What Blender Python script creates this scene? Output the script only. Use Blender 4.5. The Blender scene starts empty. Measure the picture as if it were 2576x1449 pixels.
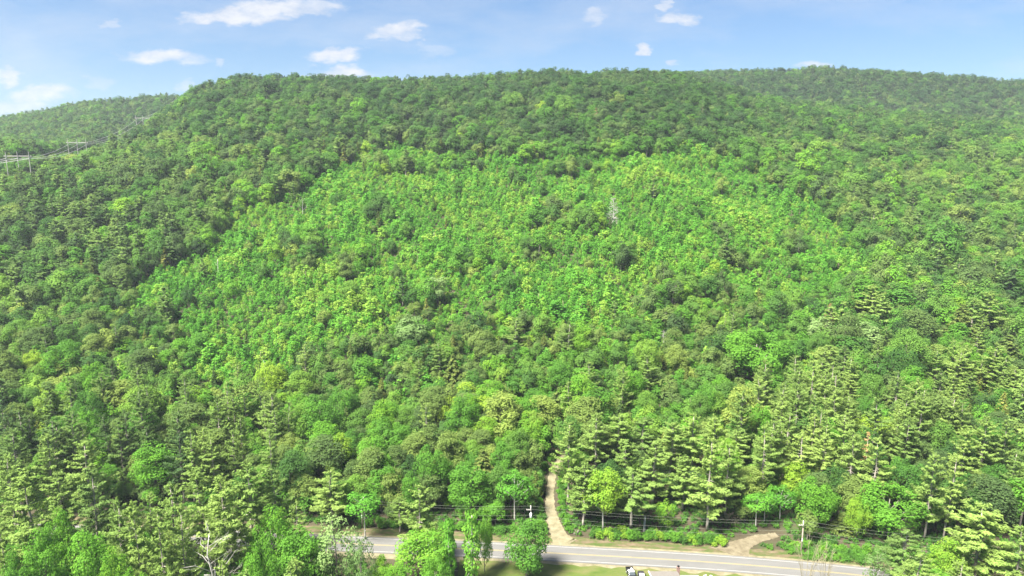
import bpy, math, random
import numpy as np
from mathutils import Vector, Matrix

rng = np.random.default_rng(11)
random.seed(11)
sc = bpy.context.scene
COL = sc.collection

# ------------------------------------------------------------------ camera
CAM_H, PITCH, F = 105.0, math.radians(-10.5), 683.0      # F: focal length in pixels of a 1024 px wide frame
cam_d = bpy.data.cameras.new('camera'); cam_d.sensor_width = 36.0
cam_d.lens = 36.0 * F / 1024.0
cam_d.clip_start, cam_d.clip_end = 1.0, 6000.0
cam = bpy.data.objects.new('camera', cam_d); COL.objects.link(cam)
cam.location = (0, 0, CAM_H); cam.rotation_euler = (math.pi / 2 + PITCH, 0, 0)
sc.camera = cam
CP, SP = math.cos(PITCH), math.sin(PITCH)
D = 1024.0 / 2576.0                                       # survey sketch units -> 1024 px frame

def slope(y):                                             # elevation slope of a frame row
    v = (288.0 - y) / F
    return (SP + v * CP) / (CP - v * SP)
def lateral(x, y):                                        # X / Y of a frame pixel
    v = (288.0 - y) / F
    return ((x - 512.0) / F) / (CP - v * SP)
def project(x, y, z):                                     # world -> sketch units
    zz = z - CAM_H
    dep = y * CP + zz * SP
    up = -y * SP + zz * CP
    dep = np.maximum(dep, 1e-3)
    return (512 + F * x / dep) / D, (288 - F * up / dep) / D, dep

# ------------------------------------------------------------------ sky, sun, exposure
SUN_EL, SUN_AZ = math.radians(57), math.radians(-128)      # azimuth from +Y towards +X
w = bpy.data.worlds.new('World'); sc.world = w; w.use_nodes = True
nt = w.node_tree; N = nt.nodes; L = nt.links
N.clear()
out = N.new('ShaderNodeOutputWorld'); bg = N.new('ShaderNodeBackground'); L.new(bg.outputs[0], out.inputs[0])
sky = N.new('ShaderNodeTexSky'); sky.sky_type = 'NISHITA'; sky.sun_disc = False
sky.sun_elevation = SUN_EL; sky.sun_rotation = SUN_AZ
sky.altitude = 300; sky.air_density = 1.0; sky.dust_density = 0.6; sky.ozone_density = 2.0
SKY_STRENGTH = 0.05
bg.inputs['Strength'].default_value = SKY_STRENGTH
def vmath(op, a, b=None):
    n = N.new('ShaderNodeVectorMath'); n.operation = op
    for i, q in enumerate((a, b)):
        if q is None: continue
        if isinstance(q, (tuple, list)): n.inputs[i].default_value = q
        else: L.new(q, n.inputs[i])
    return n.outputs['Value'] if op == 'LENGTH' else n.outputs[0]
def fmath(op, a, b=None, clamp=False):
    n = N.new('ShaderNodeMath'); n.operation = op; n.use_clamp = clamp
    for i, q in enumerate((a, b)):
        if q is None: continue
        if isinstance(q, (int, float)): n.inputs[i].default_value = q
        else: L.new(q, n.inputs[i])
    return n.outputs[0]
geo = N.new('ShaderNodeTexCoord')
sep = N.new('ShaderNodeSeparateXYZ'); L.new(geo.outputs['Generated'], sep.inputs[0])
yy = fmath('MAXIMUM', fmath('ABSOLUTE', sep.outputs[1]), 0.15)
ca = fmath('DIVIDE', sep.outputs[0], yy); cs = fmath('DIVIDE', sep.outputs[2], yy)
comb = N.new('ShaderNodeCombineXYZ'); L.new(ca, comb.inputs[0]); L.new(cs, comb.inputs[1]); L.new(fmath('SIGN', sep.outputs[1]), comb.inputs[2])
P0 = comb.outputs[0]
def noise(vec, scale, detail=5, rough=0.6):
    n = N.new('ShaderNodeTexNoise'); n.inputs['Scale'].default_value = scale
    n.inputs['Detail'].default_value = detail; n.inputs['Roughness'].default_value = rough
    L.new(vec, n.inputs['Vector']); return n
stretch = vmath('MULTIPLY', P0, (1.0, 2.2, 1.0))
n1 = noise(stretch, 16, 7, 0.6)
warp = vmath('MULTIPLY', vmath('SUBTRACT', n1.outputs['Color'], (0.5, 0.5, 0.5)), (0.115, 0.050, 0))
P1 = vmath('ADD', P0, warp)
CLOUDS = [(590, 42, 175, 30, 1), (690, 12, 150, 34, 1), (790, 22, 95, 22, .75), (1000, 80, 85, 30, .9), (1035, 100, 40, 16, .7), (405, 138, 125, 27, .95),
          (850, 138, 92, 27, 1), (850, 184, 110, 22, .95), (1495, 38, 42, 26, .55), (1700, 46, 65, 24, .75), (1665, 14, 32, 18, .7), (1625, 120, 38, 18, .95),
          (1700, 165, 30, 17, .7), (2060, 164, 60, 13, .7), (12, 188, 50, 24, .85), (95, 236, 90, 34, .85), (45, 268, 90, 28, .6), (258, 72, 38, 15, .5),
          (545, 152, 26, 15, .45), (1090, 130, 60, 24, .3), (250, 205, 50, 16, .3), (480, 215, 30, 14, .4)]
mask = None
for cx, cy, hw, hh, op in CLOUDS:
    px, py = cx * D, cy * D
    a0, s0 = lateral(px, py), slope(py)
    wa, ws = abs(lateral(px + hw * D, py) - a0), abs(slope(py - hh * D) - s0)
    d = vmath('LENGTH', vmath('MULTIPLY', vmath('SUBTRACT', P1, (a0, s0, 1.0)), (1 / wa, 1 / ws, 3.0)))
    mr = N.new('ShaderNodeMapRange'); mr.interpolation_type = 'SMOOTHSTEP'
    L.new(d, mr.inputs[0]); mr.inputs[1].default_value = 1.05; mr.inputs[2].default_value = 0.40
    mr.inputs[3].default_value = 0.0; mr.inputs[4].default_value = op
    mask = mr.outputs[0] if mask is None else fmath('MAXIMUM', mask, mr.outputs[0])
n2 = noise(stretch, 30, 6, 0.65)
dens = fmath('MULTIPLY', mask, fmath('ADD', fmath('MULTIPLY', n2.outputs[0], 1.5), 0.2), True)
n3 = noise(vmath('MULTIPLY', P0, (1.0, 3.5, 1.0)), 2.6, 6, 0.62)       # thin high veil
veil = N.new('ShaderNodeMapRange'); L.new(n3.outputs[0], veil.inputs[0])
veil.inputs[1].default_value = 0.45; veil.inputs[2].default_value = 0.75; veil.inputs[3].default_value = 0.0; veil.inputs[4].default_value = 0.46
dens2 = fmath('MAXIMUM', dens, veil.outputs[0])
tintn = N.new('ShaderNodeMix'); tintn.data_type = 'RGBA'; tintn.blend_type = 'MULTIPLY'; tintn.inputs[0].default_value = 1.0
hz = N.new('ShaderNodeMapRange'); L.new(sep.outputs[2], hz.inputs[0]); hz.inputs[1].default_value = 0.02; hz.inputs[2].default_value = 0.30; hz.inputs[3].default_value = 0.84; hz.inputs[4].default_value = 1.0
skd = N.new('ShaderNodeVectorMath'); skd.operation = 'SCALE'; L.new(sky.outputs[0], skd.inputs[0]); L.new(hz.outputs[0], skd.inputs['Scale']); L.new(skd.outputs[0], tintn.inputs[6]); tintn.inputs[7].default_value = (0.485, 0.585, 0.68, 1)
cmix = N.new('ShaderNodeMix'); cmix.data_type = 'RGBA'
L.new(dens2, cmix.inputs[0]); L.new(tintn.outputs[2], cmix.inputs[6]); ccol = N.new('ShaderNodeMix'); ccol.data_type = 'RGBA'; L.new(n2.outputs[0], ccol.inputs[0]); ccol.inputs[6].default_value = (2.5, 2.75, 3.25, 1); ccol.inputs[7].default_value = (4.0, 4.1, 4.25, 1); L.new(ccol.outputs[2], cmix.inputs[7])
L.new(cmix.outputs[2], bg.inputs['Color'])

sun_d = bpy.data.lights.new('sun', 'SUN'); sun_d.energy = 5.0; sun_d.angle = math.radians(18); sun_d.color = (1.0, 0.95, 0.86)
sun = bpy.data.objects.new('sun', sun_d); COL.objects.link(sun)
sdir = Vector((math.sin(SUN_AZ) * math.cos(SUN_EL), math.cos(SUN_AZ) * math.cos(SUN_EL), math.sin(SUN_EL)))
sun.rotation_euler = sdir.to_track_quat('Z', 'Y').to_euler(); sun.location = (0, 0, 300)
sc.view_settings.view_transform = 'Standard'; sc.view_settings.look = 'None'
sc.view_settings.exposure = 2.3; sc.view_settings.gamma = 1.0; sc.view_settings.use_curve_mapping = False
sc.cycles.max_bounces = 12; sc.cycles.diffuse_bounces = 7; sc.cycles.glossy_bounces = 1
sc.cycles.transmission_bounces = 9; sc.cycles.transparent_max_bounces = 4; sc.cycles.volume_bounces = 0
sc.cycles.use_denoising = True

# ------------------------------------------------------------------ helpers
def mesh_from(name, verts, faces_list, mats, mat_idx=None, attrs=None, smooth=False):
    """faces_list: arrays of (n,3) and (n,4) indices; mat_idx: one int array per faces array."""
    verts = np.asarray(verts, dtype=np.float32)
    me = bpy.data.meshes.new(name)
    faces_list = [np.asarray(f, dtype=np.int32) for f in faces_list if len(f)]
    loops = np.concatenate([f.ravel() for f in faces_list])
    sizes = np.concatenate([np.full(len(f), f.shape[1], dtype=np.int32) for f in faces_list])
    me.vertices.add(len(verts)); me.vertices.foreach_set('co', verts.ravel())
    me.loops.add(len(loops)); me.loops.foreach_set('vertex_index', loops)
    me.polygons.add(len(sizes))
    starts = np.concatenate([[0], np.cumsum(sizes)[:-1]]).astype(np.int32)
    me.polygons.foreach_set('loop_start', starts)
    if mat_idx is not None: me.polygons.foreach_set('material_index', np.concatenate(mat_idx).astype(np.int32))
    me.polygons.foreach_set('use_smooth', np.full(len(sizes), smooth))
    for m in mats: me.materials.append(m)
    me.update(calc_edges=True)
    for k, arr in (attrs or {}).items():
        at = me.attributes.new(k, 'FLOAT', 'POINT'); at.data.foreach_set('value', np.asarray(arr, dtype=np.float32))
    return me
class MB:
    """collects pieces of one mesh"""
    def __init__(s): s.v, s.q, s.t, s.n = [], [], [], 0
    def add(s, v, quads=None, tris=None):
        v = np.asarray(v, dtype=float)
        if quads is not None and len(quads): s.q.append(np.asarray(quads) + s.n)
        if tris is not None and len(tris): s.t.append(np.asarray(tris) + s.n)
        s.v.append(v); s.n += len(v)
    def box(s, c, size, rz=0.0):
        c = np.array(c, float); h = np.array(size, float) / 2
        p = np.array([[i, j, k] for i in (-1, 1) for j in (-1, 1) for k in (-1, 1)]) * h
        r = np.array([[math.cos(rz), -math.sin(rz), 0], [math.sin(rz), math.cos(rz), 0], [0, 0, 1]])
        s.add(p @ r.T + c, [[0, 1, 3, 2], [4, 6, 7, 5], [0, 4, 5, 1], [2, 3, 7, 6], [0, 2, 6, 4], [1, 5, 7, 3]])
    def tube(s, pts, radii, sides=5):
        pts = np.asarray(pts, float); n = len(pts)
        d = np.gradient(pts, axis=0); d /= np.linalg.norm(d, axis=1)[:, None] + 1e-9
        ref = np.array([0.31, 0.95, 0.05]) if abs(d[:, 2]).mean() > 0.6 else np.array([0.0, 0.0, 1.0])
        u = np.cross(d, ref); u /= np.linalg.norm(u, axis=1)[:, None] + 1e-9
        v2 = np.cross(d, u)
        ang = np.arange(sides) * 2 * math.pi / sides
        ring = u[:, None, :] * np.cos(ang)[None, :, None] + v2[:, None, :] * np.sin(ang)[None, :, None]
        vv = pts[:, None, :] + ring * np.asarray(radii, float)[:, None, None]
        i = np.arange(n - 1)[:, None] * sides; j = np.arange(sides)[None, :]; j2 = (j + 1) % sides
        q = np.stack([i + j, i + j2, i + sides + j2, i + sides + j], -1).reshape(-1, 4)
        cap = [[0, k + 1, k] for k in range(1, sides - 1)] + [[(n - 1) * sides, (n - 1) * sides + k, (n - 1) * sides + k + 1] for k in range(1, sides - 1)]
        s.add(vv.reshape(-1, 3), q, cap)
    def arrays(s):
        return (np.concatenate(s.v), np.concatenate(s.q) if s.q else np.zeros((0, 4), int), np.concatenate(s.t) if s.t else np.zeros((0, 3), int))
    def mesh(s, name, mats, smooth=False):
        v, q, t = s.arrays()
        return mesh_from(name, v, [q, t], mats if isinstance(mats, list) else [mats], smooth=smooth)
    def build(s, name, mats, parent=None, smooth=False, **tags):
        return link(name, s.mesh(name, mats, smooth), parent, **tags)
def link(name, me, parent=None, label=None, cat=None, group=None, kind=None):
    o = bpy.data.objects.new(name, me); COL.objects.link(o)
    if parent is not None: o.parent = parent
    tag(o, label, cat, group, kind); return o
def tag(o, label=None, cat=None, group=None, kind=None):
    if label: o['label'] = label
    if cat: o['category'] = cat
    if group: o['group'] = group
    if kind: o['kind'] = kind
def thing(name, loc, label, cat, rz=0.0, scale=(1, 1, 1), group=None, tilt=(0.0, 0.0)):
    o = bpy.data.objects.new(name, None); COL.objects.link(o)
    o.location = loc; o.rotation_euler = (tilt[0], tilt[1], rz); o.scale = scale
    o.empty_display_size = 0.5
    tag(o, label, cat, group); return o

# ------------------------------------------------------------------ materials
def mat(name):
    m = bpy.data.materials.new(name); m.use_nodes = True
    b = m.node_tree.nodes['Principled BSDF']; b.inputs['Roughness'].default_value = 0.9
    b.inputs['Specular IOR Level'].default_value = 0.15
    return m, m.node_tree, b
def ramp(t, fac, stops):
    r = t.nodes.new('ShaderNodeValToRGB'); e = r.color_ramp.elements
    while len(e) < len(stops): e.new(0.5)
    for k, (p, c) in zip(e, stops): k.position = p; k.color = (*c, 1)
    t.links.new(fac, r.inputs[0]); return r.outputs[0]
def texnoise(t, scale, detail=4, rough=0.55, coord='Object', stretch=None):
    c = t.nodes.new('ShaderNodeTexCoord'); n = t.nodes.new('ShaderNodeTexNoise')
    n.inputs['Scale'].default_value = scale; n.inputs['Detail'].default_value = detail; n.inputs['Roughness'].default_value = rough
    if stretch:
        m = t.nodes.new('ShaderNodeMapping'); m.inputs['Scale'].default_value = stretch
        t.links.new(c.outputs[coord], m.inputs[0]); t.links.new(m.outputs[0], n.inputs['Vector'])
    else: t.links.new(c.outputs[coord], n.inputs['Vector'])
    return n.outputs[0]
def tmath(t, op, a, b, clamp=False):
    n = t.nodes.new('ShaderNodeMath'); n.operation = op; n.use_clamp = clamp
    for i, q in enumerate((a, b)):
        if isinstance(q, (int, float)): n.inputs[i].default_value = q
        else: t.links.new(q, n.inputs[i])
    return n.outputs[0]
def noisy(name, stops, scale, detail=5, rough=0.6, roughness=0.9, stretch=None, bump=0.0):
    m, t, b = mat(name); f = texnoise(t, scale, detail, rough, stretch=stretch)
    t.links.new(ramp(t, f, stops), b.inputs['Base Color']); b.inputs['Roughness'].default_value = roughness
    if bump:
        n = t.nodes.new('ShaderNodeBump'); n.inputs['Strength'].default_value = bump; t.links.new(f, n.inputs['Height']); t.links.new(n.outputs[0], b.inputs['Normal'])
    return m
def leafy(name, stops, spread=0.28, trans=0.48):
    """foliage: the tree's own tint picks a place on the ramp, every leaf clump wanders a little round it"""
    m = bpy.data.materials.new(name); m.use_nodes = True; t = m.node_tree; t.nodes.clear()
    o = t.nodes.new('ShaderNodeOutputMaterial')
    a = t.nodes.new('ShaderNodeAttribute'); a.attribute_type = 'INSTANCER'; a.attribute_name = 'tint'
    c = t.nodes.new('ShaderNodeAttribute'); c.attribute_type = 'GEOMETRY'; c.attribute_name = 'clump'
    f = tmath(t, 'ADD', a.outputs['Fac'], tmath(t, 'MULTIPLY', tmath(t, 'SUBTRACT', c.outputs['Fac'], 0.5), spread), True)
    col = ramp(t, f, stops)
    d = t.nodes.new('ShaderNodeBsdfDiffuse'); tr = t.nodes.new('ShaderNodeBsdfTranslucent'); mx = t.nodes.new('ShaderNodeMixShader')
    t.links.new(col, d.inputs[0]); t.links.new(col, tr.inputs[0]); mx.inputs[0].default_value = trans
    t.links.new(d.outputs[0], mx.inputs[1]); t.links.new(tr.outputs[0], mx.inputs[2]); t.links.new(mx.outputs[0], o.inputs[0])
    return m
M_BROAD = leafy('broad_leaves', [(0, (.046, .098, .032)), (.35, (.080, .195, .034)), (.7, (.132, .305, .034)), (1, (.26, .38, .044))])
M_YOUNG = leafy('young_leaves', [(0, (.060, .145, .030)), (.4, (.088, .250, .034)), (.75, (.130, .335, .040)), (1, (.26, .39, .06))])
M_PINE = leafy('pine_needles', [(0, (.085, .155, .055)), (.5, (.205, .315, .078)), (1, (.32, .43, .11))], 0.18, 0.5)
M_OAK = leafy('oak_leaves', [(0, (.050, .092, .038)), (.35, (.100, .165, .050)), (.7, (.170, .245, .060)), (1, (.27, .35, .075))])
M_ASH = leafy('ash_leaves', [(0, (.044, .100, .034)), (.35, (.088, .185, .041)), (.7, (.148, .280, .046)), (1, (.23, .365, .055))])
M_HEM = leafy('hemlock_needles', [(0, (.045, .085, .026)), (.5, (.095, .135, .032)), (1, (.21, .22, .05))], 0.55, 0.25)
M_PALE = leafy('pale_leaves', [(0, (.10, .175, .055)), (.5, (.165, .26, .085)), (1, (.27, .36, .13))], 0.35, 0.4)
M_RUST = leafy('rust_needles', [(0, (.20, .17, .07)), (1, (.40, .27, .11))], 0.6, 0.25)
M_BARK = noisy('grey_bark', [(.3, (.085, .075, .06)), (.7, (.19, .172, .145))], 3, stretch=(1, 1, .3), bump=0.4)
M_PBARK = noisy('pine_bark', [(.3, (.20, .18, .15)), (.7, (.38, .34, .29))], 3, stretch=(1, 1, .25), bump=0.4)
M_BIRCH = noisy('pale_bark', [(.3, (.24, .23, .20)), (.7, (.42, .41, .36))], 2, stretch=(1, 1, 2))
M_DEAD = noisy('dead_wood', [(.3, (.30, .28, .255)), (.7, (.46, .435, .40))], 2, stretch=(1, 1, .3))
M_TWIG = noisy('twig_bark', [(.3, (.16, .14, .09)), (.7, (.26, .23, .15))], 2)
M_POLE = noisy('pole_wood', [(.3, (.15, .12, .10)), (.7, (.26, .22, .18))], 2, stretch=(1, 1, .2))
M_POLEPALE = noisy('weathered_pole_wood', [(.3, (.30, .29, .26)), (.7, (.42, .41, .37))], 2, stretch=(1, 1, .2))

# ------------------------------------------------------------------ terrain
def seg(xs, ys, q): return np.interp(q, xs, ys)
FL = ([0, .1, .22, .39, .6, .79, 1], [0, .05, .185, .39, .63, .84, 1])
FLL = ([0, .1, .25, .5, .75, 1], [0, .07, .32, .82, .96, 1])
# near crest of the hill: frame column, distance, frame row of its tree tops
CREST = [(-260, 700, 190), (0, 720, 146), (60, 720, 146), (110, 720, 140), (150, 720, 117), (172, 720, 105), (184, 720, 97), (193, 720, 89), (206, 720, 84), (225, 720, 79), (240, 720, 76), (300, 730, 76), (400, 740, 78), (450, 740, 77), (512, 740, 74),
         (556, 730, 71), (612, 720, 71), (668, 720, 73), (700, 725, 80), (775, 740, 99), (855, 760, 107), (921, 770, 114), (1024, 790, 121), (1300, 800, 150)]
FAR = [(-260, 1050, 150), (0, 1050, 117), (45, 1050, 110), (68, 1050, 104), (110, 1050, 99), (150, 1050, 95), (180, 1050, 95), (200, 1050, 98), (230, 1050, 104), (300, 1100, 125), (450, 1150, 125), (600, 1150, 95), (683, 1150, 74), (716, 1150, 70), (743, 1150, 70),
       (795, 1150, 68), (819, 1150, 65), (855, 1150, 68), (906, 1150, 71), (954, 1150, 74), (994, 1150, 78), (1024, 1150, 80), (1300, 1150, 105)]
TH = 12.0
def acol(x): return ((x - 512.0) / F) / 1.035
AS = np.linspace(-1.25, 1.25, 261); YS = np.arange(150, 1702, 4.0)
ca_ = np.array([acol(c[0]) for c in CREST]); fa_ = np.array([acol(c[0]) for c in FAR])
Yc = np.interp(AS, ca_, [c[1] for c in CREST]); sc_ = np.interp(AS, ca_, [slope(c[2]) for c in CREST]); Zc = CAM_H + sc_ * Yc - TH
Yf = np.interp(AS, fa_, [c[1] for c in FAR]); sf_ = np.interp(AS, fa_, [slope(c[2]) for c in FAR]); Zf = CAM_H + sf_ * Yf - TH
TAB = np.zeros((len(AS), len(YS)))
for i, a in enumerate(AS):
    y0 = 186.0 - max(0, a) * 22
    t = (YS - y0) / (Yc[i] - y0)
    wl = np.clip((-a - .42) / .2, 0, 1)
    near = Zc[i] * ((1 - wl) * np.interp(t, *FL) + wl * np.interp(t, *FLL))
    dip = min(Zc[i], Zf[i]) - 10
    gap = np.clip((Zc[i] - Zf[i] + 30) / 30, 0, 1)
    mid = (Yc[i] + Yf[i]) / 2
    wr = np.clip((a - acol(690)) / (acol(740) - acol(690)), 0, 1)
    zmid = (Zc[i] + Zf[i]) / 2 * (1 - gap) + dip * gap
    wr = max(wr, np.clip((a - acol(95)) / (acol(140) - acol(95)), 0, 1) * np.clip((acol(240) - a) / (acol(240) - acol(200)), 0, 1) * .8)
    zmid = zmid * (1 - wr) + (Zc[i] - 14) * wr; zq = (Zc[i] * .4 + zmid * .6) * (1 - wr) + (Zc[i] - 22) * wr
    zb = np.interp(YS, [Yc[i], Yc[i] + .35 * (Yf[i] - Yc[i]), mid, Yf[i], Yf[i] + 250, 1700], [Zc[i], zq, zmid, Zf[i], Zf[i] - 40, Zf[i] - 90])
    TAB[i] = np.where(YS <= Yc[i], near, zb)
k = np.hanning(9); k /= k.sum()
flat = YS < 196
for i in range(len(AS)):
    sm = np.convolve(np.pad(TAB[i], 4, mode='edge'), k, 'valid'); TAB[i] = np.where(flat, TAB[i], sm)
k2 = np.hanning(5); k2 /= k2.sum()
TAB = np.stack([np.convolve(np.pad(TAB[:, j], 2, mode='edge'), k2, 'valid') for j in range(len(YS))], 1)
def undul(x, y):
    return 1.6 * np.sin(x * .031 + 1.3) * np.sin(y * .027 + .4) + 1.1 * np.sin(x * .071 + y * .043) + .6 * np.sin(x * .13 - y * .11 + 2)
def terr(x, y):
    x = np.asarray(x, float); y = np.asarray(y, float)
    yq = np.clip(y, 152, 1690); a = np.clip(x / yq, -1.249, 1.249)
    fi = (a - AS[0]) / (AS[1] - AS[0]); fj = (yq - YS[0]) / (YS[1] - YS[0])
    i = np.clip(fi.astype(int), 0, len(AS) - 2); j = np.clip(fj.astype(int), 0, len(YS) - 2)
    u, v = fi - i, fj - j
    z = TAB[i, j] * (1 - u) * (1 - v) + TAB[i + 1, j] * u * (1 - v) + TAB[i, j + 1] * (1 - u) * v + TAB[i + 1, j + 1] * u * v
    fade = np.clip((y - 200) / 80, 0, 1) * (1 - .6 * np.clip((y - 500) / 200, 0, 1))
    return z + undul(x, y) * fade
gx = np.concatenate([np.arange(-1700, -420, 20), np.arange(-420, -160, 6), np.arange(-160, 160, 2.5), np.arange(160, 420, 6), np.arange(420, 1701, 20)]).astype(float)
gy = np.concatenate([np.arange(-260, 100, 30), np.arange(100, 150, 8), np.arange(150, 270, 2.5), np.arange(270, 480, 6), np.arange(480, 1690, 12)]).astype(float)
GX, GY = np.meshgrid(gx, gy, indexing='ij'); GZ = terr(GX, GY)
def ground(x, y):                                          # height of the built sheet itself
    x = np.asarray(x, float); y = np.asarray(y, float)
    i = np.clip(np.searchsorted(gx, x) - 1, 0, len(gx) - 2); j = np.clip(np.searchsorted(gy, y) - 1, 0, len(gy) - 2)
    u = (x - gx[i]) / (gx[i + 1] - gx[i]); v = (y - gy[j]) / (gy[j + 1] - gy[j])
    return GZ[i, j] * (1 - u) * (1 - v) + GZ[i + 1, j] * u * (1 - v) + GZ[i, j + 1] * (1 - u) * v + GZ[i + 1, j + 1] * u * v
def hit(px, py, lift=0.0):                                 # where a sight line through a sketch point meets the ground (lifted)
    s = slope(py * D); a = lateral(px * D, py * D)
    q = np.arange(120, 1500, .5)
    ok = CAM_H + s * q <= ground(a * q, q) + lift
    y = q[np.argmax(ok)] if ok.any() else 1200.0
    return a * y, y
nx_, ny_ = len(gx), len(gy)
ii = (np.arange(nx_ - 1)[:, None] * ny_ + np.arange(ny_ - 1)[None, :])
gq = np.stack([ii, ii + ny_, ii + ny_ + 1, ii + 1], -1).reshape(-1, 4)
gm, gt, gb = mat('forest_floor')
f1 = texnoise(gt, .09, 6, .65); f2 = texnoise(gt, 1.3, 5, .7)
gt.links.new(ramp(gt, tmath(gt, 'ADD', tmath(gt, 'MULTIPLY', f1, .6), tmath(gt, 'MULTIPLY', f2, .4)), [(.35, (.035, .030, .018)), (.5, (.055, .046, .028)), (.62, (.04, .06, .018))]), gb.inputs['Base Color'])
link('ground', mesh_from('ground', np.stack([GX, GY, GZ], -1).reshape(-1, 3), [gq], [gm], smooth=True), kind='structure')

# ------------------------------------------------------------------ road, verges, tracks, lawn (sheets a few mm to cm apart)
RD = np.array([(-260, 186.5), (-150, 181.5), (-90, 178), (-32.8, 173.4), (5, 170.4), (45.7, 166.4), (68, 163.5), (88.6, 160), (115, 154.5), (150, 146), (200, 132), (260, 112)])
rx = np.arange(-255, 256, 3.0)
ry = np.interp(rx, RD[:, 0], RD[:, 1]); ry = np.convolve(np.pad(ry, 8, mode='edge'), np.hanning(17) / np.hanning(17).sum(), 'valid')
tx = np.gradient(rx); ty = np.gradient(ry); ln = np.hypot(tx, ty); NXr, NYr = -ty / ln, tx / ln
def road_y(x): return np.interp(x, rx, ry)
def ribbon(name, o0, o1, z, m, sub=1, i0=0, i1=None, **kw):
    sl = slice(i0, i1); n = len(rx[sl]); offs = np.linspace(0, 1, sub + 1)
    O0 = np.broadcast_to(o0, rx.shape)[sl]; O1 = np.broadcast_to(o1, rx.shape)[sl]
    V = []
    for q in offs:
        o = O0 + (O1 - O0) * q
        x = rx[sl] + NXr[sl] * o; y = ry[sl] + NYr[sl] * o
        V.append(np.stack([x, y, np.full(n, z) if np.isscalar(z) else ground(x, y) + z[0]], -1))
    V = np.stack(V, 1); i = np.arange(n - 1)[:, None] * (sub + 1) + np.arange(sub)[None, :]
    q = np.stack([i, i + sub + 1, i + sub + 2, i + 1], -1).reshape(-1, 4)[:, ::-1]
    return link(name, mesh_from(name, V.reshape(-1, 3), [q], [m]), **kw)
M_ASPH = noisy('asphalt', [(.3, (.098, .096, .091)), (.7, (.124, .122, .116))], .35, 8, .7, .85, stretch=(.35, 1.6, 1))
M_WHITE = noisy('worn_white_paint', [(.30, (.17, .167, .16)), (.45, (.27, .265, .25))], 1.2, 4, .6, .7)
M_YEL = noisy('worn_yellow_paint', [(.30, (.17, .15, .08)), (.45, (.24, .195, .085))], 1.0, 4, .6, .7)
M_SAND = noisy('pale_sand', [(.25, (.080, .070, .040)), (.5, (.150, .134, .082)), (.75, (.200, .182, .122))], .55, 7, .7)
M_DIRT_SHADED = noisy('shaded_brown_dirt', [(.25, (.066, .054, .034)), (.5, (.125, .106, .068)), (.75, (.175, .155, .106))], .5, 7, .7)  # driveway dirt, darker than the sand: tree shade is put into its colour
M_VERGE = noisy('dry_verge', [(.36, (.040, .070, .014)), (.47, (.062, .075, .024)), (.55, (.100, .078, .046)), (.68, (.140, .112, .072))], .38, 7, .72, stretch=(.6, 1.4, 1))
M_LAWN = noisy('lawn_turf', [(.32, (.038, .068, .011)), (.48, (.066, .090, .019)), (.60, (.092, .096, .033)), (.72, (.118, .106, .05))], .16, 8, .68, stretch=(.7, 1.6, 1))
jag = lambda amp, s: amp * np.convolve(np.random.default_rng(s).normal(size=len(rx)), [.25, .5, .25], 'same')
ribbon('verge', 3.2, 8.6 + jag(.9, 1), (.05,), M_VERGE, 6, kind='structure')
ribbon('near_verge', -6.2 + jag(.5, 2), -3.2, (.05,), M_SAND, 3, kind='structure')
ribbon('road', -3.95 + jag(.06, 3), 3.95 + jag(.06, 4), .12, M_ASPH, 1, kind='structure')
for o, nm, m, wd in ((3.2, 'road_edge_line', M_WHITE, .17), (-3.2, 'road_edge_line', M_WHITE, .17), (.16, 'road_centre_line', M_YEL, .15), (-.16, 'road_centre_line', M_YEL, .15)):
    ribbon(nm, o - wd / 2, o + wd / 2, .124, m, 1, kind='structure')
ribbon('road_shoulder', 3.9, 4.9 + jag(.25, 5), (.10,), M_SAND, 2, kind='structure')
# lawn on the near side
lx = np.arange(-14, 150, 2.0); V = []
for x in lx:
    yr = road_y(x) - 5.2 + .5 * math.sin(x * .9) + .3 * math.sin(x * 2.3)
    for q in np.linspace(0, 1, 9): V.append((x, 128 + (yr - 128) * q, .07))
n = 9; i = np.arange(len(lx) - 1)[:, None] * n + np.arange(n - 1)[None, :]
link('lawn', mesh_from('lawn', V, [np.stack([i, i + n, i + n + 1, i + 1], -1).reshape(-1, 4)], [M_LAWN]), kind='structure')
def track(name, pts, m, z=.11):
    """a bare track over the ground; pts: sketch x, y of its centre line and its width in metres"""
    C = np.array([(*hit(a, b), wd) for a, b, wd in pts]); t = np.linspace(0, len(C) - 1, len(C) * 8)
    x, y, wd = (np.interp(t, np.arange(len(C)), C[:, k]) for k in range(3))
    for _ in range(3): x[1:-1] = (x[:-2] + 2 * x[1:-1] + x[2:]) / 4; y[1:-1] = (y[:-2] + 2 * y[1:-1] + y[2:]) / 4
    dx, dy = np.gradient(x), np.gradient(y); l = np.hypot(dx, dy); px, py = -dy / l, dx / l
    r = np.random.default_rng(len(pts)); V = []
    e0 = .16 * r.normal(size=len(t)); e1 = .16 * r.normal(size=len(t))
    for k in range(len(t)):
        for q in np.linspace(-.5, .5, 7):
            o = q * wd[k] + (e0[k] if q == -.5 else e1[k] if q == .5 else 0)
            X, Y = x[k] + px[k] * o, y[k] + py[k] * o
            V.append((X, Y, float(ground(X, Y)) + z))
    n = 7; i = np.arange(len(t) - 1)[:, None] * n + np.arange(n - 1)[None, :]
    link(name, mesh_from(name, V, [np.stack([i, i + n, i + n + 1, i + 1], -1).reshape(-1, 4)[:, ::-1]], [m], smooth=True), kind='structure')
    return np.stack([x, y], -1)
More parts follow.
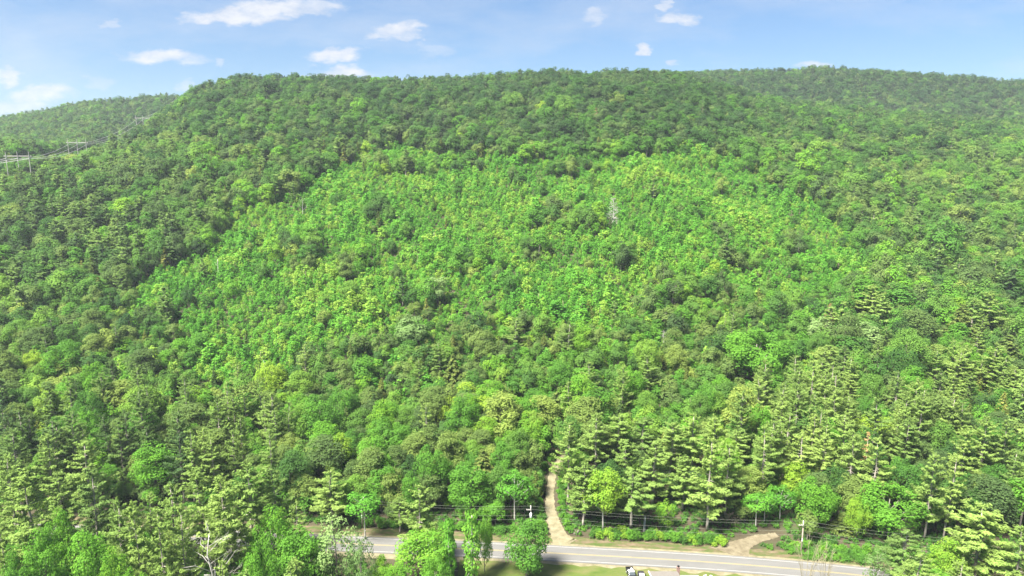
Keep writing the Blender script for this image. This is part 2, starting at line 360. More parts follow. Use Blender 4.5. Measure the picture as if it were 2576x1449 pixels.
TRK = track('dirt_track', [(1430, 1373, 8.0), (1420, 1366, 6.4), (1405, 1345, 4.7), (1394, 1322, 3.9), (1388, 1300, 3.4), (1383, 1275, 3.0), (1383, 1250, 2.6), (1386, 1225, 2.6), (1388, 1200, 2.4), (1394, 1180, 2.3), (1408, 1160, 2.3), (1430, 1140, 2.2)], M_SAND)
PUL = track('dirt_driveway', [(1840, 1397, 12), (1846, 1390, 8.6), (1858, 1378, 5.8), (1878, 1366, 4.2), (1908, 1356, 3.3), (1940, 1350, 2.6), (1955, 1348, 2.0)], M_DIRT_SHADED, .112)

# ------------------------------------------------------------------ tree shapes (metres, base at the origin)
def unit(v): return v / (np.linalg.norm(v, axis=-1, keepdims=True) + 1e-9)
def leaf_quads(c, nrm, ln, wd, r, along=None):
    """one bent leaf-clump face per centre; along: preferred long direction"""
    n = len(c); nrm = unit(nrm)
    ref = r.normal(size=(n, 3)) if along is None else along
    u = unit(ref - nrm * (ref * nrm).sum(1, keepdims=True)); v = np.cross(nrm, u)
    ln = np.broadcast_to(ln, (n,))[:, None]; wd = np.broadcast_to(wd, (n,))[:, None]
    bend = nrm * ln * r.uniform(-.18, .05, (n, 1))
    V = np.stack([c - u * ln / 2 + bend, c + v * wd / 2 + u * ln * r.uniform(-.15, .15, (n, 1)), c + u * ln / 2 + bend, c - v * wd / 2], 1)
    return V.reshape(-1, 3), np.arange(n * 4).reshape(n, 4)
def crown_arrays(parts):
    V, Q, A, n = [], [], [], 0
    for v, q, a in parts: V.append(v); Q.append(q + n); A.append(a); n += len(v)
    return np.concatenate(V), np.concatenate(Q), np.concatenate(A)
def broad(seed, H, R, base, lobes, per, size, top=1.0, kk=1.0, flat=.0, lr=(1.1, 1.9), open_=0.0, rnd=.42):
    """round-headed tree: a crown of lobes, each a loose shell of leaf clumps; trunk with limbs into the lobes"""
    r = np.random.default_rng(seed); hc = (H + base) / 2; hz = (H - base) / 2
    cs = []
    for _ in range(lobes * 12):
        if len(cs) >= lobes: break
        d = unit(r.normal(size=3)); d[2] = d[2] * .95 + .05
        rad = r.uniform(.62, .92) if r.random() < .85 else r.uniform(.2, .6)
        p = np.array([d[0] * R * rad, d[1] * R * rad, hc + d[2] * hz * rad])
        taper = 1 - .35 * top * max(0, (p[2] - hc) / hz) + .12 * max(0, -(p[2] - hc) / hz)
        p[0] *= taper; p[1] *= taper
        if all(np.linalg.norm(p - q) > lr[0] * .75 for q, _ in cs): cs.append((p, r.uniform(*lr)))
    parts = []
    for p, rad in cs:
        m = int(per * (rad / lr[1]) ** 2 * r.uniform(.8, 1.15))
        d = unit(r.normal(size=(m, 3))); d[:, 2] = np.where((d[:, 2] < -.3) & (r.random(m) < .6), -d[:, 2] * .8, d[:, 2])
        outw = unit(p - np.array([0, 0, hc - .3 * hz]))
        d = unit(d + outw * .35)
        rr = rad * r.uniform(.55, 1.08, (m, 1)) ** .6
        c = p + d * rr * np.array([1, 1, 1.05])
        v, q = leaf_quads(c, d * 1.0 + outw * (.35 if rnd > .3 else .75) + np.array([0, 0, .2]) + r.normal(size=(m, 3)) * rnd, size * r.uniform(.7, 1.35, m), size * .62 * r.uniform(.7, 1.3, m), r)
        cl = np.clip(.5 + r.normal() * .13 + r.normal(size=m) * .17, 0, 1)
        parts.append((v, q, np.repeat(cl, 4)))
    mb = MB(); k = (H * .013 + .05) * kk
    bend = r.normal(size=2) * .25
    zt = base + (H - base) * .7
    tp = [(bend[0] * math.sin(z / zt * 2), bend[1] * math.sin(z / zt * 2.4), z) for z in np.linspace(-.6, zt, 7)]
    mb.tube(tp, np.linspace(k * 1.25, k * .3, 7), 6)
    for p, rad in cs[:int(10 + 8 * open_)]:
        z0 = max(base * .75, min(p[2] - 1.2 * np.hypot(p[0], p[1]), zt * .95)); f = np.interp(z0, [q[2] for q in tp], np.arange(7))
        s0 = np.array([np.interp(f, np.arange(7), [q[j] for q in tp]) for j in range(3)])
        mid = (s0 + p) / 2 + np.array([0, 0, -.25])
        mb.tube([s0, mid, p], [k * .5, k * .32, k * .12], 4)
    return mb, crown_arrays(parts)
def pine(seed, H, R, base, gap, per, tufts, size, thin=0.0, top_pow=.75):
    """white pine: straight trunk, tiers of level limbs carrying plumes of needles turned up at the tips, dead stubs below"""
    r = np.random.default_rng(seed); mb = MB(); k = .011 * H + .05; parts = []
    lean = r.normal(size=2) * .3
    axis = lambda z: np.array([lean[0] * (z / H) ** 2 + .1 * math.sin(z * .5 + seed), lean[1] * (z / H) ** 2 + .1 * math.cos(z * .4 + seed), z])
    zs = np.linspace(-.6, H - .3, 9); mb.tube([axis(z) for z in zs], np.interp(zs, [0, H], [k, k * .18]), 6)
    z = base; ph = 0.0
    while z < H - .3:
        t = (z - base) / (H - base)
        prof = R * min(1.0, .62 + 1.5 * t) * (1 - t) ** top_pow + .45
        m = per if t < .85 else max(3, per - 1)
        ph += r.uniform(.5, 1.4)
        for b in range(m):
            if r.random() < thin + .10: continue
            az = ph + b * 2 * math.pi / m + r.normal() * .42
            Lb = prof * r.uniform(.42, 1.18); up = .02 + .55 * t ** 2 + r.normal() * .06
            o = axis(z + r.normal() * .15); dh = np.array([math.cos(az), math.sin(az), 0]); lat = np.array([-math.sin(az), math.cos(az), 0])
            f = np.linspace(0, 1, 4)[:, None]
            bp = o + dh * Lb * f + np.array([0, 0, 1.0]) * Lb * (up * f - .16 * np.sin(f * math.pi) * (1 - t) + .12 * f ** 2)
            mb.tube(bp, [.055 + .012 * Lb, .045, .03, .012], 3)
            nt_ = max(5, int(tufts * (Lb / R) * r.uniform(.8, 1.2)))
            fr = r.uniform(.14, 1.04, nt_) ** .75; side = r.uniform(-1, 1, nt_) * (.30 * Lb * np.sqrt(np.clip(fr, 0, 1)) * (1.15 - fr * .75)) * .9
            px = np.stack([np.interp(fr, f[:, 0], bp[:, j]) for j in range(3)], 1) + lat * side[:, None]
            px[:, 2] += np.abs(r.normal(size=nt_)) * .22
            al = dh * .8 + lat * np.sign(side)[:, None] * r.uniform(.1, .9, (nt_, 1)) + np.array([0, 0, .4]) + r.normal(size=(nt_, 3)) * .35
            nr = np.array([0, 0, .8]) + dh * .35 + r.normal(size=(nt_, 3)) * .38
            v, q = leaf_quads(px, nr, size * r.uniform(.75, 1.3, nt_), size * (.34 if size < 1 else .42) * r.uniform(.8, 1.3, nt_), r, al)
            cl = np.clip(.42 + .16 * fr + r.normal() * .10 + r.normal(size=nt_) * .14, 0, 1)
            parts.append((v, q, np.repeat(cl, 4)))
        z += gap * r.uniform(.55, 1.5)
    n = 40
    c = axis(H - .5) + r.normal(size=(n, 3)) * np.array([.28, .28, .5]); v, q = leaf_quads(c, r.normal(size=(n, 3)), size * .8, size * .3, r, np.array([0, 0, 1.0]) + r.normal(size=(n, 3)) * .5); parts.append((v, q, np.full(n * 4, .6)))
    for z in np.arange(base * .35, base, .9 if size < .9 else 3.0):               # dead stubs
        az = r.uniform(0, 6.28); Lb = r.uniform(.7, 2.2); o = axis(z)
        mb.tube([o, o + np.array([math.cos(az) * Lb, math.sin(az) * Lb, r.uniform(-.3, .2)])], [.035, .012], 3)
    return mb, crown_arrays(parts)
def hemlock(seed, H, R, base, gap, per, tufts, size):
    """hemlock or spruce: dense cone of drooping sprays"""
    r = np.random.default_rng(seed); mb = MB(); parts = []; k = .011 * H + .04
    mb.tube([(0, 0, -.5), (.05, 0, H * .5), (0, 0, H - .2)], [k, k * .6, .03], 6)
    z = base; ph = 0
    while z < H - .2:
        t = (z - base) / (H - base); prof = R * (1 - t) ** .85 * min(1, .7 + t * 2) + .25; ph += 1.1
        for b in range(per):
            az = ph + b * 6.283 / per + r.normal() * .3; Lb = prof * r.uniform(.7, 1.15); n = max(4, int(tufts * Lb / R))
            dh = np.array([math.cos(az), math.sin(az), 0]); lat = np.array([-math.sin(az), math.cos(az), 0]); fr = r.uniform(.2, 1.05, n) ** .7
            side = r.uniform(-1, 1, n) * .36 * Lb * (1.1 - fr * .7)
            c = np.array([0, 0, z + r.normal() * .15]) + dh * (Lb * fr)[:, None] + lat * side[:, None]; c[:, 2] += .10 * Lb * fr - .32 * Lb * fr ** 2
            al = dh + lat * np.sign(side)[:, None] * .7 + np.array([0, 0, -.45]) + r.normal(size=(n, 3)) * .25
            v, q = leaf_quads(c, np.array([0, 0, 1.0]) + dh * .45 + r.normal(size=(n, 3)) * .35, size * r.uniform(.7, 1.3, n), size * .5, r, al)
            cl = np.clip(.30 + .32 * fr ** 3 + r.normal() * .08 + r.normal(size=n) * .14, 0, 1); parts.append((v, q, np.repeat(cl, 4)))
        z += gap * r.uniform(.8, 1.2)
    n = 12; c = np.stack([r.normal(size=n) * .12, r.normal(size=n) * .12, H - r.uniform(0, .9, n)], 1)
    v, q = leaf_quads(c, r.normal(size=(n, 3)), size * .8, size * .3, r, np.array([0, 0, 1.0]) + r.normal(size=(n, 3)) * .3); parts.append((v, q, np.full(n * 4, .6)))
    return mb, crown_arrays(parts)
def sapling(seed, H, R, per, size, lobes=9):
    """young hardwood: leader with short ascending shoots, each a tuft of leaves"""
    r = np.random.default_rng(seed); parts = []; mb = MB(); mb.tube([(0, 0, -.3), (.06, .04, H * .5), (0, 0, H * .93)], [.07, .05, .015], 4)
    for i in range(lobes):
        t = (i + .5) / lobes; z = H * (.22 + .76 * t); rad = R * (1 - t ** 1.6) * r.uniform(.35, .85); az = i * 2.4 + r.normal() * .4
        p = np.array([math.cos(az) * rad, math.sin(az) * rad, z]); lr = R * (.52 - .16 * t) * r.uniform(.85, 1.2); m = int(per * (1.2 - .4 * t))
        d = unit(r.normal(size=(m, 3)) + np.array([0, 0, .5]))
        c = p + d * lr * r.uniform(.5, 1.1, (m, 1)) * np.array([1, 1, 1.15])
        v, q = leaf_quads(c, d + np.array([0, 0, .5]) + r.normal(size=(m, 3)) * .5, size * r.uniform(.7, 1.35, m), size * .6 * r.uniform(.7, 1.3, m), r)
        parts.append((v, q, np.repeat(np.clip(.5 + r.normal() * .12 + r.normal(size=m) * .16, 0, 1), 4)))
        mb.tube([(0, 0, z - .9 * rad - .1), p], [.03, .012], 3)
    return mb, crown_arrays(parts)
def bare(seed, H, spread, n1=9, sub=5, k=.16, low=.3, rise=.5):
    """leafless tree: trunk, limbs and side twigs"""
    r = np.random.default_rng(seed); mb = MB(); tp = np.array([(r.normal() * .25 * z / H, r.normal() * .25 * z / H, z) for z in np.linspace(-.4, H, 6)]); mb.tube(tp, np.linspace(k, k * .18, 6), 6)
    for i in range(n1):
        t = low + (1 - low) * (i + r.random()) / n1; o = np.array([np.interp(t, np.linspace(0, 1, 6), tp[:, j]) for j in range(3)]); az = i * 2.4 + r.normal() * .5; Lb = spread * (1.15 - .8 * t) * r.uniform(.6, 1.2)
        dh = np.array([math.cos(az), math.sin(az), rise + r.normal() * .2]); e = o + dh * Lb; mid = (o + e) / 2 + r.normal(size=3) * .17 * Lb
        mb.tube([o, mid, e], [k * .5 * (1.1 - t), k * .34 * (1.1 - t) + .01, .012], 4)
        for s in range(sub):
            f = r.uniform(.3, 1); b = o + (e - o) * f; d2 = unit(dh + r.normal(size=3) * .6) * Lb * r.uniform(.2, .5); mb.tube([b, b + d2 * .5 + r.normal(size=3) * .05, b + d2], [.028, .02, .008], 3)
    return mb
def bush(seed, H, R, lobes, per, size):
    r = np.random.default_rng(seed); parts = []; mb = MB()
    for i in range(lobes):
        az = r.uniform(0, 6.28); rad = R * math.sqrt(r.random()) * .8; lr = R * r.uniform(.28, .5); p = np.array([math.cos(az) * rad, math.sin(az) * rad, H * r.uniform(.3, .85) * (1 - .4 * rad / R)]); m = per
        d = unit(r.normal(size=(m, 3)) + np.array([0, 0, .4])); c = p + d * lr * r.uniform(.5, 1.1, (m, 1)); c[:, 2] = np.maximum(c[:, 2], .1)
        v, q = leaf_quads(c, d + np.array([0, 0, .5]) + r.normal(size=(m, 3)) * .5, size * r.uniform(.7, 1.35, m), size * .6 * r.uniform(.7, 1.3, m), r)
        parts.append((v, q, np.repeat(np.clip(.5 + r.normal() * .15 + r.normal(size=m) * .17, 0, 1), 4))); mb.tube([(r.normal() * .15, r.normal() * .15, -.2), p * np.array([.6, .6, .5]), p], [.05, .035, .012], 3)
    return mb, crown_arrays(parts)

class Kind:
    """a pool of shapes of one kind: (trunk mesh, crown mesh, joined mesh) with nominal height and radius"""
    def __init__(s, name, bark, leaves): s.name, s.bark, s.leaves, s.shapes = name, bark, leaves, []
    def add(s, made, H, R, bark=None, leaves=None, join=True):
        mb, (v, q, a) = made; bk, lf = bark or s.bark, leaves or s.leaves
        tr = mb.mesh(s.name + '_trunk', bk, True); cr = mesh_from(s.name + '_crown', v, [q], [lf], attrs={'clump': a})
        jo = None
        if join:
            tv, tq, tt = mb.arrays(); n = len(tv)
            jo = mesh_from(s.name, np.concatenate([tv, v]), [np.concatenate([tq, q + n]), tt], [bk, lf], [np.concatenate([np.zeros(len(tq), int), np.ones(len(q), int)]), np.zeros(len(tt), int)], attrs={'clump': np.concatenate([np.full(n, .5), a])})
        s.shapes.append((tr, cr, jo, H, R))
BR = Kind('broadleaf_tree', M_BARK, M_BROAD); BRF = Kind('broadleaf_tree', M_BARK, M_BROAD)
for i, (H, R, base, lob, top) in enumerate([(15, 4.6, 2.2, 54, .7), (16, 4.2, 2.6, 52, 1.1), (13, 5.2, 1.6, 56, .4), (17, 3.6, 3.4, 46, 1.2), (14, 4.8, 2.0, 54, .6), (15, 4.0, 2.0, 50, 1.0)]):
    BR.add(broad(100 + i, H, R, base, lob, 185, .42, top, rnd=.5, lr=(1.05, 1.85)), H, R, leaves=(M_BROAD, M_BROAD, M_BROAD, M_OAK, M_ASH, M_OAK)[i], join=False)
for i, (H, R, base, lob, top) in enumerate([(14, 4.6, 2.0, 22, .9), (15, 4.2, 2.5, 22, 1.2), (13, 4.6, 1.5, 24, .8), (15, 3.7, 2.5, 20, 1.3), (13, 4.6, 2, 22, .9), (14, 4.4, 2, 22, 1.1)]):
    BRF.add(broad(200 + i, H, R, base, lob, 105, .74, top, lr=(1.5, 2.4), rnd=.25), H, R, leaves=(M_BROAD, M_OAK, M_ASH, M_BROAD, M_OAK, M_ASH)[i])
PI = Kind('pine_tree', M_PBARK, M_PINE); PIF = Kind('pine_tree', M_PBARK, M_PINE)
for i, (H, R, base, thin) in enumerate([(24, 4.8, 7.0, .0), (25, 4.5, 8.5, .05), (23, 5.2, 6.0, .0), (26, 4.6, 9.5, .1), (22, 4.6, 5, .0), (24, 5.0, 7.5, .03)]):
    PI.add(pine(300 + i, H, R, base, .95, 5, 118, .66, thin + .04, .55), H, R, join=False)
for i, (H, R, base, thin) in enumerate([(20, 3.8, 4.5, .0), (21, 3.5, 6, .08), (19, 4.0, 4, .0), (20, 3.4, 5, .1)]):
    PIF.add(pine(320 + i, H, R, base, 1.2, 5, 26, 1.3, thin, .55), H, R)
HE = Kind('hemlock_tree', M_BARK, M_HEM); HEF = Kind('hemlock_tree', M_BARK, M_HEM)
for i, (H, R, base) in enumerate([(15, 3.6, 1.2), (17, 3.4, 2.0), (13, 3.2, .8)]):
    HE.add(hemlock(400 + i, H, R, base, .62, 7, 26, .72), H, R, join=False)
for i, (H, R, base) in enumerate([(14, 3.2, 1.0), (15, 2.9, 1.5), (12, 3.0, .8)]):
    HEF.add(hemlock(420 + i, H, R, base, .95, 6, 14, 1.05), H, R)
YO = Kind('young_tree', M_TWIG, M_YOUNG)
for i, (H, R, p, lb) in enumerate([(5.2, 1.8, 30, 9), (5.6, 1.6, 28, 9), (4.8, 2.0, 32, 9), (6.0, 1.7, 28, 10), (5.0, 1.7, 28, 8), (5.4, 2.1, 34, 10)]):
    YO.add(sapling(500 + i, H, R, p, .52, lb), H, R)
for i, (H, R) in enumerate([(4.6, 2.0), (5.0, 1.8), (4.2, 2.2), (5.4, 2.0)]): YO.add(broad(540 + i, H, R, .5, 10, 42, .5, .9, lr=(.75, 1.15), rnd=.35), H, R)
SH = Kind('roadside_shrub', M_TWIG, M_BROAD)
for i in range(4): SH.add(bush(600 + i, 2.4, 1.7, 11, 60, .34), 2.4, 1.7)

# ------------------------------------------------------------------ planting
CENTRES = []                                               # x, y, clear radius of trees set one by one
def plant(kind, x, y, h, r, tint, label, group=None, shape=None, cat=None, name=None, z=None, tilt=(0.0, 0.0)):
    i = shape if shape is not None else random.randrange(len(kind.shapes))
    tr, cr, _, H, R = kind.shapes[i]
    o = thing(name or kind.name, (x, y, float(ground(x, y)) if z is None else z), label, cat or kind.name.split('_')[-1], random.uniform(0, 6.28), (r / R, r / R, h / H), group, tilt)
    link('trunk' if kind is not SH else 'stem', tr, o)
    c = link('crown', cr, o); c['tint'] = float(tint)
    return o
def spot(px, Y, top, wpx, base=None):
    """sketch column, distance (None: where the base row meets the ground), top row, crown width in sketch units -> x, y, height, radius"""
    if Y is None: _, Y = hit(px, base)
    a = lateral(px * D, (top + 40) * D); x = a * Y; z = float(ground(x, Y)); zt = CAM_H + slope(top * D) * Y
    dep = Y * CP + (z + 8 - CAM_H) * SP
    return x, Y, max(zt - z, 1.0), wpx * D * dep / F / 2
N_HAND = {}
def hand(kind, px, Y, top, wpx, tint, label, base=None, clear=.7, **kw):
    x, y, h, r = spot(px, Y, top, wpx, base)
    if kind is PI: r *= 1.2
    if kind is BR: kw.setdefault('shape', random.randrange(3))
    CENTRES.append((x, y, r * clear)); N_HAND[kind.name] = N_HAND.get(kind.name, 0) + 1
    return plant(kind, x, y, h, r, tint, label, **kw)
# --- near side of the road
hand(BR, 1325, 159, 1312, 118, .42, 'round-crowned olive green tree on the lawn edge overhanging the road by the dirt track', shape=0)
hand(BR, 1065, 157, 1330, 135, .72, 'big bright green maple below the pale pine, hiding part of the road')
hand(PI, 1055, 164, 1222, 92, .62, 'pale pine rising directly out of the big bright maple by the road')
hand(BR, 1218, 161, 1300, 46, .7, 'slim bright tree close against the right side of the tall vine column')
hand(BR, 1095, 147, 1405, 80, .62, 'low leafy tree at the foot of the two vine columns')
hand(BR, 965, 148, 1402, 75, .78, 'yellow-green low tree in front of the road where the tarmac first shows')
hand(BR, 1000, 143, 1425, 70, .7, 'lowest bright tree beside the foot of the big maple')
PL = Kind('broadleaf_tree', M_BARK, M_PALE)
PL.add(broad(700, 14, 4.6, 3, 34, 95, .48, .8, lr=(1.05, 1.8)), 14, 4.6, join=False); PL.add(broad(701, 15, 4.0, 4, 30, 70, .5, 1.0, lr=(1.0, 1.7), open_=1), 15, 4.0, join=False)
hand(PL, 840, 150, 1298, 120, .6, 'pale grey-green airy tree left of the visible road end', shape=0)
hand(PL, 905, 146, 1345, 80, .2, 'soft olive tree overlapping the left end of the road')
hand(BR, 760, 148, 1330, 120, .55, 'full mid green tree between the pale airy tree and the pines')
hand(BR, 680, 152, 1275, 110, .68, 'bright green tree right of the white dead tree')
hand(BR, 655, 140, 1372, 90, .6, 'low bright tree right below the white dead tree')
for px, Y, top, wd, ti, lb in [
    (560, 150, 1205, 120, .75, 'yellowish broad pine behind the white dead tree'), (625, 163, 1168, 110, .55, 'broad pine with layered crown left of the dark gap'), (690, 170, 1180, 90, .42, 'olive pine just left of the dark gap by the road'),
    (500, 166, 1180, 95, .6, 'pale pine second from the yellowish broad pine'), (430, 157, 1215, 95, .55, 'pine with reddish dead limbs left of the broad pine'), (340, 141, 1268, 90, .7, 'pale pine on a bare pale trunk in the lower left cluster'),
    (400, 138, 1285, 80, .62, 'pine in the middle of the bare-trunked lower left cluster'), (455, 141, 1275, 85, .72, 'right-hand pine of the bare-trunked lower left cluster'), (295, 150, 1262, 90, .5, 'olive pine at the left edge of the bare-trunked cluster'),
    (230, 158, 1188, 105, .3, 'grey-green pine with bare twiggy crown, above the lower left broadleaf'), (70, 152, 1185, 130, .68, 'large pale pine with bare lower limbs at the left frame edge'), (150, 168, 1195, 90, .6, 'pale pine between the large edge pine and the leaning one'),
    (5, 146, 1330, 60, .8, 'yellowish pine cut by the left frame edge at the bottom'), (560, 133, 1412, 70, .8, 'small yellowish pine at the foot of the white dead tree'), (20, 165, 1150, 90, .6, 'pale pine at the left frame edge above the yellowish one')]:
    hand(PI, px, Y, top, wd, ti, lb)
for px, Y, top, wd, ti, lb in [
    (110, 136, 1340, 110, .6, 'bright tree below the large pale pine at left'), (215, 139, 1322, 120, .66, 'wide bright tree at the bottom between two pine groups'), (280, 133, 1385, 90, .75, 'low yellow-green tree left of the bare pine trunks'),
    (150, 150, 1290, 75, .7, 'slender bright tree rising before the large pale pine'), (40, 133, 1395, 80, .5, 'low green tree in the bottom left corner'), (340, 128, 1425, 80, .7, 'lowest bright tree in front of the bare pine trunks')]:
    hand(BR, px, Y, top, wd, ti, lb)
# right foreground
for px, Y, top, wd, ti, lb in [
    (2470, 150, 1275, 150, .78, 'yellowish broad pine with several bare stems at lower right'), (2570, 146, 1325, 90, .6, 'pale pine at the right frame edge beside the yellowish broad pine'), (2275, 152, 1336, 115, .32, 'blue-green broad pine right of the road end'),
    (2310, 140, 1395, 110, .62, 'low pale pine at the bottom right of the road end'), (2420, 143, 1410, 70, .7, 'small pine low between two larger pines at bottom right')]:
    hand(PI, px, Y, top, wd, ti, lb)
hand(BR, 2385, 149, 1362, 90, .85, 'yellow-green tree between the blue-green pine and yellowish pine')
hand(PL, 2205, 151, 1375, 62, .25, 'thin open tree with dark trunk at the right end of the road', shape=1)
# --- across the road
for px, Y, top, wd, ti, lb in [
    (1470, 183, 1165, 80, .55, 'tall pine with long bare trunk, first right of the dirt track'), (1590, 182, 1185, 100, .45, 'pine with grey dead limbs on a straight bare trunk, facing the road'), (1788, 181, 1105, 105, .72, 'pine on a long pale leaning trunk, right end of the front row'),
    (1832, 187, 1120, 85, .6, 'pine beside the brown bare bush at the driveway'), (1432, 194, 1065, 85, .66, 'pale pine at the head of the dirt track, right side'), (1500, 203, 1040, 85, .6, 'tallest pine above the yellow-green maple'),
    (1556, 210, 1045, 80, .62, 'second tall pine above the yellow-green maple'), (1572, 196, 1105, 75, .5, 'pine behind the one with grey dead limbs'), (1645, 193, 1115, 85, .58, 'full pine in the middle of the stand beside the dirt track'),
    (1690, 205, 1065, 85, .66, 'pale pine in the middle back of the stand'), (1745, 207, 1040, 80, .7, 'bright pine in the back row of the stand'), (1722, 190, 1150, 80, .6, 'pine low in the stand left of the leaning pale trunk'),
    (1850, 206, 1085, 80, .64, 'pale pine at the right shoulder of the stand'), (1615, 212, 1050, 75, .4, 'darker pine in the back row of the stand'), (1797, 213, 1048, 80, .75, 'yellowish pine in the back row near the right shoulder'),
    (1455, 188, 1215, 60, .5, 'short pine nestled at the left foot of the stand'), (830, 183, 1185, 105, .72, 'yellowish rounded pine in front of the woods, right of the dark gap'), (1005, 180, 1252, 50, .5, 'narrow pine behind the forked white-stemmed tree'),
    (120, 189, 1095, 80, .66, 'leaning pine with bare lower limbs, left'), (35, 186, 1085, 85, .3, 'sparse grey pine at the left edge'), (215, 187, 1110, 110, .66, 'broad pale pine beside the leaning bare-limbed pine')]:
    hand(PI, px, Y, top, wd, ti, lb)
MA = Kind('broadleaf_tree', M_BIRCH, M_BROAD); MA.add(broad(740, 15, 4.2, 5.2, 44, 185, .42, .6, .75, rnd=.5, lr=(1.0, 1.7), open_=1), 15, 4.2, join=False)
hand(MA, 1520, 182, 1182, 104, .88, 'yellow-green maple with forked white stems in front of the pine stand')
BI = Kind('birch_tree', M_BIRCH, M_YOUNG)
BI.add(broad(720, 15, 3.4, 5.0, 28, 85, .46, 1.1, .62, lr=(.9, 1.5), open_=1), 15, 3.0, join=False); BI.add(broad(721, 14, 3.0, 5.5, 24, 75, .46, 1.0, .6, lr=(.9, 1.4), open_=1), 14, 2.6, join=False)
hand(BI, 915, 177, 1228, 72, .55, 'forked white-stemmed tree at the left end of the visible road', cat='tree')
hand(BI, 1295, 186, 1185, 78, .6, 'white-stemmed birch left of the dirt track', cat='tree')
hand(BI, 1160, 195, 1175, 85, .35, 'tall thin tree with pale stem among the woods left of the track', cat='tree')
hand(BI, 1905, 182, 1232, 60, .7, 'first thin pale-stemmed birch over the driveway', cat='tree')
hand(BI, 1925, 184, 1240, 55, .45, 'second thin pale-stemmed birch over the driveway', cat='tree')
hand(BI, 1965, 185, 1222, 65, .5, 'third thin birch standing on the driveway edge', cat='tree')
hand(BR, 2055, 182, 1203, 105, .62, 'bright spreading tree hanging over the back of the driveway')
hand(BR, 2240, 178, 1222, 165, .6, 'largest domed maple at the roadside right of the driveway', shape=2)
hand(BR, 2160, 176, 1248, 62, .85, 'bright yellow-green tree against the left side of the domed maple')
hand(BR, 2320, 186, 1255, 100, .5, 'mid green tree behind the right side of the domed maple')
hand(HE, 2120, 180, 1290, 80, .45, 'olive hemlock behind the second utility pole')
hand(HE, 1215, 196, 1128, 90, .52, 'olive-tipped hemlock in the woods left of the dirt track')
hand(HE, 1410, None, 972, 105, .35, 'dark broad hemlock straight above the head of the dirt track', base=1075)
hand(HE, 1375, None, 1000, 60, .45, 'smaller dark hemlock touching the broad hemlock above the track', base=1070)
hand(HE, 1140, None, 890, 66, .5, 'tall dark spire-shaped hemlock in the bright mid-slope wood', base=985)
hand(HE, 2420, None, 765, 95, .5, 'dark round hemlock on the right slope beside a pale pine', base=875)
hand(HE, 2535, None, 840, 110, .35, 'large dark hemlock at the right frame edge', base=960)
hand(HE, 2255, None, 945, 120, .4, 'broad dark olive hemlock above the yellow-green maple at right', base=1060)
hand(PI, 2195, None, 718, 72, .85, 'pale yellow pine standing alone on the right mid slope', base=820)
hand(PI, 2490, None, 735, 80, .7, 'tall layered pine at right beside the dark round hemlock', base=860)
hand(PI, 1297, None, 800, 60, .55, 'layered pine in the middle of the bright slope', base=895)
hand(PI, 2090, None, 870, 70, .75, 'yellowish pine below the pale grey trees at right', base=960)
PLF = Kind('broadleaf_tree', M_BARK, M_PALE); PLF.add(broad(702, 14, 4.4, 2, 24, 110, .72, .9, lr=(1.4, 2.2), rnd=.3), 14, 4.4, join=False); PLF.add(broad(703, 15, 3.8, 3, 22, 95, .66, 1.1, lr=(1.2, 1.9), rnd=.3), 15, 3.8, join=False)
hand(PLF, 1100, None, 694, 62, .6, 'pale cream-green tree in the middle of the young growth', base=775, shape=0)
hand(PLF, 1035, None, 792, 75, .3, 'pale round tree lower left of the cream-green one', base=880, shape=0)
hand(PLF, 2060, None, 790, 70, .55, 'first pale thin-leaved tree on the right slope', base=880, shape=1)
hand(PLF, 2160, None, 800, 90, .5, 'broad pale grey-green tree among the right slope dead tops', base=895, shape=1)
hand(BR, 2200, 222, 1040, 100, .98, 'brilliant yellow-green maple among the pines at right')
hand(BR, 1905, None, 830, 170, .6, 'very broad rounded oak on the lower right slope', base=965, shape=2)
RU = Kind('pine_tree', M_PBARK, M_RUST); RU.add(pine(730, 20, 2.4, 6, 1.0, 4, 18, .8, .2), 20, 2.4, join=False)
hand(RU, 2185, 199, 1092, 44, .6, 'rusty orange dying pine among the green pines at right', cat='pine')
hand(RU, 2080, None, 765, 30, .4, 'brown-topped dying conifer on the right slope', base=840, cat='pine')
hand(RU, 1502, None, 272, 22, .3, 'brown dead-needled conifer high on the central ridge side', base=330, cat='pine')
# columns of vines over dead trunks
VN = Kind('vine_column', M_DEAD, M_YOUNG)
def vine(seed, H, R):
    r = np.random.default_rng(seed); mb = MB(); mb.tube([(0, 0, -.4), (.1, .1, H * .6), (.2, -.1, H * .97)], [.32, .24, .08], 6); parts = []
    for kk in range(7):
        z = H * r.uniform(.2, .8); az = r.uniform(0, 6.28); mb.tube([(0, 0, z), (math.cos(az) * 2.2, math.sin(az) * 2.2, z - r.uniform(0, .8))], [.06, .015], 3)
    n = 1500; z = H * r.random(n) ** .8; w_ = R * (.55 + .45 * np.sin(z / H * 2.4 + .5)) * (1 + .25 * np.sin(z * 1.9)); az = r.uniform(0, 6.28, n)
    c = np.stack([np.cos(az) * w_ * r.uniform(.7, 1.1, n), np.sin(az) * w_ * r.uniform(.7, 1.1, n), z + .2], 1)
    v, q = leaf_quads(c, np.stack([np.cos(az), np.sin(az), np.full(n, .5)], 1) + r.normal(size=(n, 3)) * .4, .55 * r.uniform(.7, 1.4, n), .34, r, np.array([0, 0, -1.0]) + r.normal(size=(n, 3)) * .4)
    return mb, (v, q, np.repeat(np.clip(.5 + r.normal(size=n) * .2, 0, 1), 4))
VN.add(vine(1, 14, 1.7), 14, 1.7, join=False); VN.add(vine(2, 12, 1.5), 12, 1.5, join=False)
hand(VN, 1186, 156, 1290, 40, .8, 'tall bright vine column smothering a trunk in front of the road', shape=0, cat='vine')
hand(VN, 1130, 155, 1310, 30, .72, 'ragged vine-draped trunk with bare twigs beside the big maple', shape=1, cat='vine')

